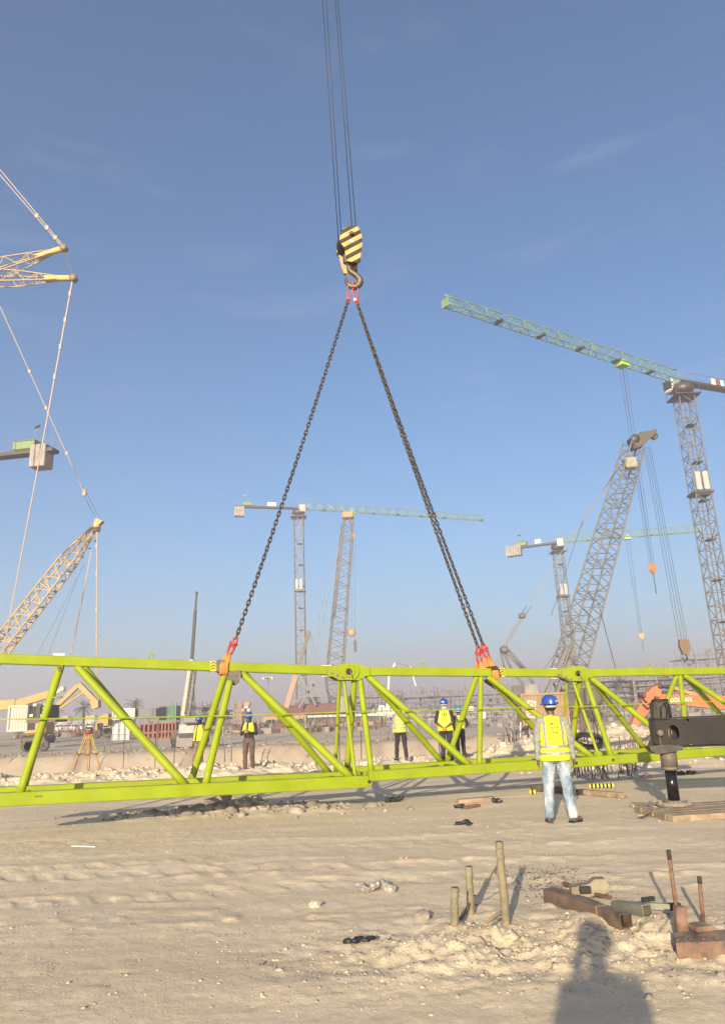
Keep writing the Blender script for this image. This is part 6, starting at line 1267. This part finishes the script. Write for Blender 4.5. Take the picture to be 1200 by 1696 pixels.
m = MB(); m.lathe([(.12, 0), (.15, .02), (.15, .07), (.10, .09)], tpx(147, 1215), n=16); m.build('tripod_head', REDP, th)
m = MB(); m.lathe([(.07, 0), (.09, .02), (.07, .05)], tpx(148, 1211), n=14); m.box(tpx(148, 1208.5), (.24, .2, .12), bevel=.03); m.lathe([(.05, -.14), (.06, -.13), (.06, .1), (.045, .12)], tpx(148, 1207), (1, .3, 0), 12); m.build('level_instrument', M('instrument_green', (.05, .07, .05), .4), th)
# ------------------------------------------------------------------ foreground stakes
STK = M('taped_stake', (.27, .235, .14), .75, 0, .14, 16, .25, .5, 90)
for (bx, by, x1, y1, w, lb, k) in ((838, 1538, 826, 1394, 11.5, 'tallest of three dusty taped stakes in the foreground', 1), (779, 1515, 776, 1435, 10.5, 'middle of three dusty taped stakes, wire tied to it', 2), (751, 1545, 753, 1470, 11.5, 'shortest of three dusty taped stakes in the foreground', 3)):
    b = gnd(bx, by); zg = G(b.x, b.y); t_ = at(x1, y1, b.y-.01); th = thing('stake', lb, 'stake', (b.x, b.y, zg), group='three stakes in the foreground'); r = w/2*pxm(b.y)
    P_ = [Vector((b.x, b.y, zg-.12)), along(b, t_, .06), along(b, t_, .35)+Vector((.004, 0, 0)), along(b, t_, .72)-Vector((.003, 0, 0)), t_]; m = MB(); m.path(P_, [r*1.0, r*1.0, r*1.04, r*.97, r], 16); m.build('post', STK, th)
    m = MB(); m.lathe([(r*.78, -.01), (r*.80, .004)], t_-Vector((0, 0, .001)), (0, 0, 1), 16); m.build('open_top', M('stake_inside', (.08, .06, .04), .9), th)
    for q in (.05, .12, .30, .55, .80, .93):
        c = along(b, t_, q); m = MB(); m.lathe([(r*1.0, -.004), (r*1.05, 0), (r*1.05, .012), (r*1.0, .016)], c, t_-b+Vector((.04*math.sin(q*9), 0, 0)), 16, caps=False); m.build('tape_wrap', STK, th)
Yw = 6.9
m = MB(); a_, b_ = at(821, 1436, 6.7), at(790, 1483, 7.0); m.path([a_+Vector((.02, 0, .03)), a_, along(a_, b_, .5)-Vector((0, 0, .01)), b_, at(783, 1483, 7.05)], .0055, 5); m.path([at(821, 1437, 6.68), at(820, 1447, 6.68)], .008, 5); solo('tie_wire', m, M('rope_brown', (.16, .12, .08), .9), 'frayed wire running from the tallest stake down to the middle one', 'wire', b_)
m = MB(); m.path([at(775, 1500, 7.0), at(766, 1516, 6.95), at(756, 1524, 6.9), at(748, 1534, 6.8)], .006, 5); m.path([at(776, 1496, 7.0), at(770, 1512, 6.95), at(762, 1522, 6.9)], .012, 5); solo('tie_wire', m, M('rope_brown', (.16, .12, .08)), 'dark frayed wire between the middle and the shortest stake', 'wire', gnd(765, 1520))
m = MB(); p_ = gnd(806, 1538); m.path([gnd(800, 1541)+Vector((0, 0, .03)), gnd(818, 1531)+Vector((0, 0, .06)), gnd(834, 1528)+Vector((0, 0, .09))], .009, 6); m.path([gnd(806, 1545)+Vector((0, 0, .05)), gnd(822, 1538)+Vector((0, 0, .06)), gnd(836, 1534)+Vector((0, 0, .06))], .007, 6); solo('twig', m, M('tan_root', (.36, .26, .15), .9), 'two tan sticks at the foot of the tallest stake', 'stick', p_)
# ------------------------------------------------------------------ steel at the lower right
def box_tube(th, name, a, b, w, t, mt_, inner, roll=0.0):
    a, b = Vector(a), Vector(b); d, s, u = frame_of(b-a); s, u = s*math.cos(roll)+u*math.sin(roll), u*math.cos(roll)-s*math.sin(roll); m = MB(); h = w/2; hi = h-t; V = []
    for c in (a, b):
        for k in (h, hi):
            V += [c+s*x*k+u*y*k for x, y in ((-1, -1), (1, -1), (1, 1), (-1, 1))]
    F = []
    for i in range(4):
        j = (i+1) % 4; F += [(i, j, 8+j, 8+i), (4+i, 12+i, 12+j, 4+j), (i, 4+i, 4+j, j), (8+i, 8+j, 12+j, 12+i)]
    m.add(V, F); o = m.build(name, mt_, th); m = MB(); m.bar(a+(b-a)*.12, b-(b-a)*.12, (hi*2-.001), (hi*2-.001), u); m.build('inner_shadow_plug', inner, o) if False else None
    return o
ra, rb = gnd(909, 1492), gnd(1038, 1540); ra.z = G(ra.x, ra.y)+.055; rb.z = G(rb.x, rb.y)+.055
th = thing('steel_tube', 'rusty square steel tube with a dark open end lying in the foreground at the right', 'steel tube', rb); RUSTP = M('rusty_tube_paint', (.20, .13, .09), .75, .1, .3, 9, .35, .3, 60, col2=(.055, .035, .028))
box_tube(th, 'tube', ra, rb, .105, .006, RUSTP, BLACK); m = MB(); c_ = along(ra, rb, .72); m.bar(c_, c_+(rb-ra).normalized()*.012, .109, .109); m.build('paint_ring', M('pale_paint_line', (.42, .33, .24)), th)
m = MB(); c_ = along(ra, rb, .90); m.bar(c_, c_+(rb-ra).normalized()*.008, .0925, .0925); m.build('mouth_shade_plug', BLACK, th)  # black plug stands in for the shade inside the open tube
sa, sb_ = gnd(1022, 1512), gnd(1074, 1532); sa.z = G(sa.x, sa.y)+.04; sb_.z = G(sb_.x, sb_.y)+.045; th = thing('steel_tube', 'short greenish grey square steel tube beside the rusty one, its end open to the right', 'steel tube', sa); GT = M('greenish_galvanised', (.25, .25, .19), .6, .3, .15, 9, .35)
box_tube(th, 'tube', sa, sb_, .085, .008, GT, BLACK); m = MB(); m.bar(along(sa, sb_, .75)+Vector((0, .11, .01)), sb_+Vector((.22, .13, -.01)), .04, .045); m.build('side_arm', GT, th); m = MB(); m.bar(sb_+Vector((.21, .13, -.008)), sb_+Vector((.30, .14, -.012)), .046, .05); m.bar(sb_+Vector((.02, .16, .04)), sb_+Vector((.12, .17, .045)), .03, .03); m.build('black_sleeve', BLACK, th)
# clamp made of rods and a bent box
cc = gnd(970, 1484); cc.z = G(cc.x, cc.y)+.06; th = thing('formwork_clamp', 'dusty steel clamp with four rusty rods lying behind the rusty square tube', 'clamp', cc); OL = M('olive_dusty_steel', (.30, .26, .17), .7, .2, .2, 9, .4)
m = MB(); m.prism([(-.13, -.05), (-.13, .03), (.02, .05), (.08, .09), (.17, .09), (.20, .04), (.19, -.02), (.08, -.04), (.0, -.05)], cc, (1, -.1, 0), (0, 0, 1), .12); m.build('clamp_body', OL, th); m = MB(); m.box(cc+Vector((-.02, -.07, .01)), (.10, .03, .06), bevel=.005); m.build('clamp_window', BLACK, th)
for (x0, y0, x1, y1, z) in ((911, 1468, 945, 1476, .05), (932, 1461, 960, 1470, .07), (985, 1480, 1011, 1486, .05), (955, 1484, 990, 1494, .05), (952, 1487, 978, 1496, .03)):
    a_, b_ = gnd(x0, y0, z), gnd(x1, y1, z); a_.z += G(a_.x, a_.y); b_.z += G(b_.x, b_.y); m = MB(); m.bar(a_, b_, .028, .022); m.build('rod', RUST, th)
# upright rusty rods in a red steel base
base_ = gnd(1150, 1560); bz = G(base_.x, base_.y); th = thing('anchor_base', 'rusty reddish steel base plate with an upright tube at the lower right corner', 'steel base', (base_.x, base_.y, bz)); RB = M('reddish_dusty_steel', (.20, .105, .075), .85, .1, .35, 12, .7)
z_ = bz+.035; tp_ = [gnd(x, y, z_) for x, y in ((1118, 1562), (1225, 1558), (1225, 1538), (1113, 1544))]
m = MB(); m.hexa([Vector((q.x, q.y, bz-.06)) for q in tp_]+tp_); m.build('base_box', RB, th)
for k in range(5): q = tp_[0].lerp(tp_[1], .08+.2*k); m = MB(); m.lathe([(.012, 0), (.012, .012)], q+Vector((0, .05, 0)), n=6); m.build('bolt', RUST, th)
ut = gnd(1128, 1549, bz); m = MB(); tt = at(1125, 1501, ut.y); m.bar(Vector((ut.x, ut.y, bz)), tt, .075, .06, (0, 1, 0)); m.build('upright_tube', RB, th)
m = MB(); c_ = gnd(1158, 1537, bz+.05); m.box((c_.x, c_.y, bz+.055), (.14, .14, .035), .2, bevel=.01); m.build('side_block', RB, th)
RODM = M('rusty_rod', (.26, .13, .08), .85, .1, .3, 20, .3, .4, 90)
for (x0, y0, x1, y1, lb) in ((1124, 1541, 1106, 1408, 'taller of two upright rusty rods at the lower right corner'), (1164, 1534, 1157, 1452, 'shorter of two upright rusty rods, the one near the right edge')):
    b = gnd(x0, y0); t_ = at(x1, y1, b.y); b.z = G(b.x, b.y); th = thing('threaded_rod', lb, 'steel rod', b); m = MB(); m.path([b-Vector((0, 0, .05)), along(b, t_, .5), t_], .0145, 8); m.build('shaft', RODM, th); m = MB(); m.tube(along(b, t_, .86), t_+(t_-b)*.004, .0165, n=8); m.build('dark_tip', M('dark_rust', (.06, .035, .03), .8), th)
m = MB(); c_ = gnd(1100, 1545); m.path([gnd(1075, 1546)+Vector((0, 0, .02)), gnd(1096, 1547)+Vector((0, 0, .03)), gnd(1111, 1535)+Vector((0, 0, .06)), gnd(1113, 1528)+Vector((0, 0, .07)), gnd(1104, 1522)+Vector((0, 0, .03))], .004, 5); solo('binding_wire', m, GALV, 'loop of pale binding wire left of the reddish steel base', 'wire', c_)
# ------------------------------------------------------------------ reinforcement and pile heads behind the right part of the jib
rr = random.Random(5)
def rebar_bundle(label, x0, x1, y0, y1, Y, n, hmin, hmax, r=.012, bent=.3, mats=None, seed=1):
    rr = random.Random(seed); c = at((x0+x1)/2, y1, Y); th = thing('rebar_cluster', label, 'reinforcement', (c.x, c.y, G(c.x, c.y)))
    for i in range(n):
        px = rr.uniform(x0, x1); YY = Y+rr.uniform(-.7, .7); p = at(px, y1, YY); p.z = G(p.x, p.y); h = rr.uniform(hmin, hmax); k = Vector((rr.uniform(-1, 1), rr.uniform(-1, 1), 0))*bent*h
        m = MB(); m.path([p-Vector((0, 0, .05)), p+Vector((0, 0, h*.5))+k*.15, p+Vector((0, 0, h))+k*.6, p+Vector((0, 0, h*.97))+k*1.1], r, 5); m.build('bar', rr.choice(mats or [RODM, STEEL]), th)
    return th
rebar_bundle('thicket of dark starter bars on the ground under the jib right of the man', 930, 1060, 1282, 1296, 19.5, 46, .12, .42, .014, .5, [M('dusty_bar', (.22, .17, .14), .85), STEEL, M('dusty_bar_pale', (.40, .35, .3), .85)], 1)
rebar_bundle('row of bent reddish bars sticking up behind the far bottom chord', 1008, 1075, 1243, 1256, 22.5, 22, .2, .5, .013, .7, [M('pink_bar', (.42, .18, .15), .8), RODM, STEEL], 2)
rebar_bundle('upright column bars behind the second pin joint', 948, 978, 1225, 1240, 24.5, 16, .7, 1.25, .014, .08, [RODM, M('dusty_bar', (.22, .17, .14))], 3)
rebar_bundle('curved bars leaning over the spoil heap right of the black coil', 985, 1005, 1225, 1240, 24, 9, .8, 1.3, .012, .45, [STEEL, M('dusty_bar', (.22, .17, .14))], 4)
rebar_bundle('bent dark bars on the spoil heap left of the man', 828, 884, 1215, 1228, 27, 14, .2, .5, .014, .8, [STEEL], 5)
# coil of black hose
cp = at(974, 1230, 23.5); cp.z = max(cp.z, G(cp.x, cp.y)+.15); th = thing('hose_coil', 'coil of black hose lying among bars behind the second pin joint', 'hose coil', cp)
for k in range(9):
    R_ = .34+.03*math.sin(k*2.1); m = MB(); tl = .35+.05*math.cos(k*1.7); m.path([cp+Vector((R_*math.cos(t)*1.1, R_*math.sin(t)*.5, R_*math.sin(t)*tl*1.4+.02*math.sin(3*t+k)+k*.012)) for t in np.linspace(0, 2*math.pi, 19)[:-1]], .019, 5, closed=True); m.build('turn', BLACK, th)
# red and white tape scrap
m = MB(); p_ = gnd(1072, 1288); m.path([gnd(1060, 1290)+Vector((0, 0, .03)), gnd(1070, 1287)+Vector((0, 0, .09)), gnd(1080, 1289)+Vector((0, 0, .04))], .03, 5, flat=.3); solo('tape_scrap', m, M('pink_tape', (.55, .22, .2), .7), 'scrap of pink barrier tape on the ground behind the jack', 'tape', p_)
m = MB(); p_ = gnd(93, 1402); m.bar(gnd(119, 1403)+Vector((0, 0, .015)), gnd(158, 1403.5)+Vector((0, 0, .008)), .012, .012); solo('plastic_strip', m, WHITE, 'thin white strip lying on the sand at the left', 'strip', gnd(130, 1403))
# ------------------------------------------------------------------ orange excavator
Ye = 34.0; eg = gat(1215, Ye); ex_ = thing('excavator', 'orange excavator whose arm reaches down left behind the jib at the right edge', 'excavator', (at(1330, 1200, Ye).x, Ye, G(at(1330, 1200, Ye).x, Ye)))
EO = M('excavator_orange', (.62, .17, .055), .5, 0, .1, 1.2, .25)
def ep(x, y, d=0): return at(x, y, Ye+d)
def poly_px(pts_, d, thick, name, mt_, th, n=(1, 0, 0)):
    c = ep(*pts_[0], d); Ppx = [(ep(x, y, d)-c) for x, y in pts_]; m = MB(); m.prism([(q.x, q.z) for q in Ppx][::-1] if False else [(q.x, q.z) for q in Ppx], c, (1, 0, 0), (0, 0, 1), thick); return m.build(name, mt_, th)
poly_px([(1088, 1134), (1092, 1140), (1090, 1152), (1082, 1162), (1078, 1170), (1062, 1190), (1050, 1207), (1040, 1204), (1046, 1192), (1050, 1178), (1060, 1160), (1063, 1152), (1078, 1138)], 0, .42, 'stick', EO, ex_)
poly_px([(1080, 1155), (1088, 1150), (1120, 1151), (1175, 1151), (1240, 1158), (1300, 1180), (1300, 1195), (1230, 1178), (1170, 1173), (1110, 1166), (1084, 1165)], .35, .5, 'boom', EO, ex_)
poly_px([(1112, 1141), (1114, 1137), (1150, 1148), (1185, 1160), (1183, 1164), (1146, 1153)], .3, .22, 'stick_cylinder', M('excavator_orange_pale', (.68, .26, .12), .5, 0, .1, 1.2, .2), ex_)
m = MB(); m.tube(ep(1090, 1137), ep(1113, 1140, .3), .045, n=8); m.build('cylinder_rod', STEEL, ex_)
m = MB(); m.path([ep(1062, 1150, -.25), ep(1066, 1160, -.3), ep(1074, 1166, -.3), ep(1083, 1160, -.28), ep(1084, 1154, -.25)], .035, 6); m.path([ep(1060, 1163, -.25), ep(1072, 1174, -.3), ep(1080, 1168, -.28)], .035, 6); m.build('hydraulic_hose', BLACK, ex_)
m = MB(); m.tube(ep(1052, 1205), ep(1060, 1172), .05, n=6); m.build('bucket_cylinder', STEEL, ex_)
poly_px([(1046, 1198), (1044, 1206), (1037, 1210), (1024, 1209), (1023, 1201), (1034, 1203), (1040, 1199)], 0, .9, 'bucket', M('bucket_rust', (.22, .12, .09), .8, .1, .2, 3, .4), ex_)
for k, (x, y) in enumerate(((1089, 1137), (1083, 1157), (1062, 1152), (1046, 1203))): m = MB(); m.lathe([(.05, -.28), (.10, -.27), (.10, .27), (.05, .28)], ep(x, y), (0, 1, 0), 12); m.build('pivot_pin', BRICKR if k else STEEL, ex_)
g = text_geo('DOOSAN', 0, 0, 1.0, width=1.0); a_, b_ = ep(1106, 1162.5, .35), ep(1141, 1162.8, .35); W_ = (b_-a_).length; m = MB(); hh = W_*.20; m.add([a_.lerp(b_, .5)+Vector((x*W_, -.262, z*hh)) for x, z in g[0]], g[1]); m.build('boom_lettering', M('lettering_white', (.75, .74, .7), .6), ex_)
bb = ep(1330, 1196, .6); m = MB(); bz_ = G(bb.x, bb.y); m.box((bb.x+.6, bb.y+.6, bz_+1.6), (4.2, 2.7, 1.6), bevel=.2); m.build('house', EO, ex_); m = MB(); m.box((bb.x-1.0, bb.y-.5, bz_+2.3), (1.5, 1.1, 1.6), bevel=.2); m.build('cab', M('dark_glass', (.03, .04, .05)), ex_)
for q in (-.9, 1.4): m = MB(); m.prism([(-2.2, .25), (-1.9, 0), (1.9, 0), (2.2, .25), (2.2, .6), (1.9, .85), (-1.9, .85), (-2.2, .6)], (bb.x+.3, bb.y+q, bz_), (1, 0, 0), (0, 0, 1), .6); m.build('track', STEEL, ex_)
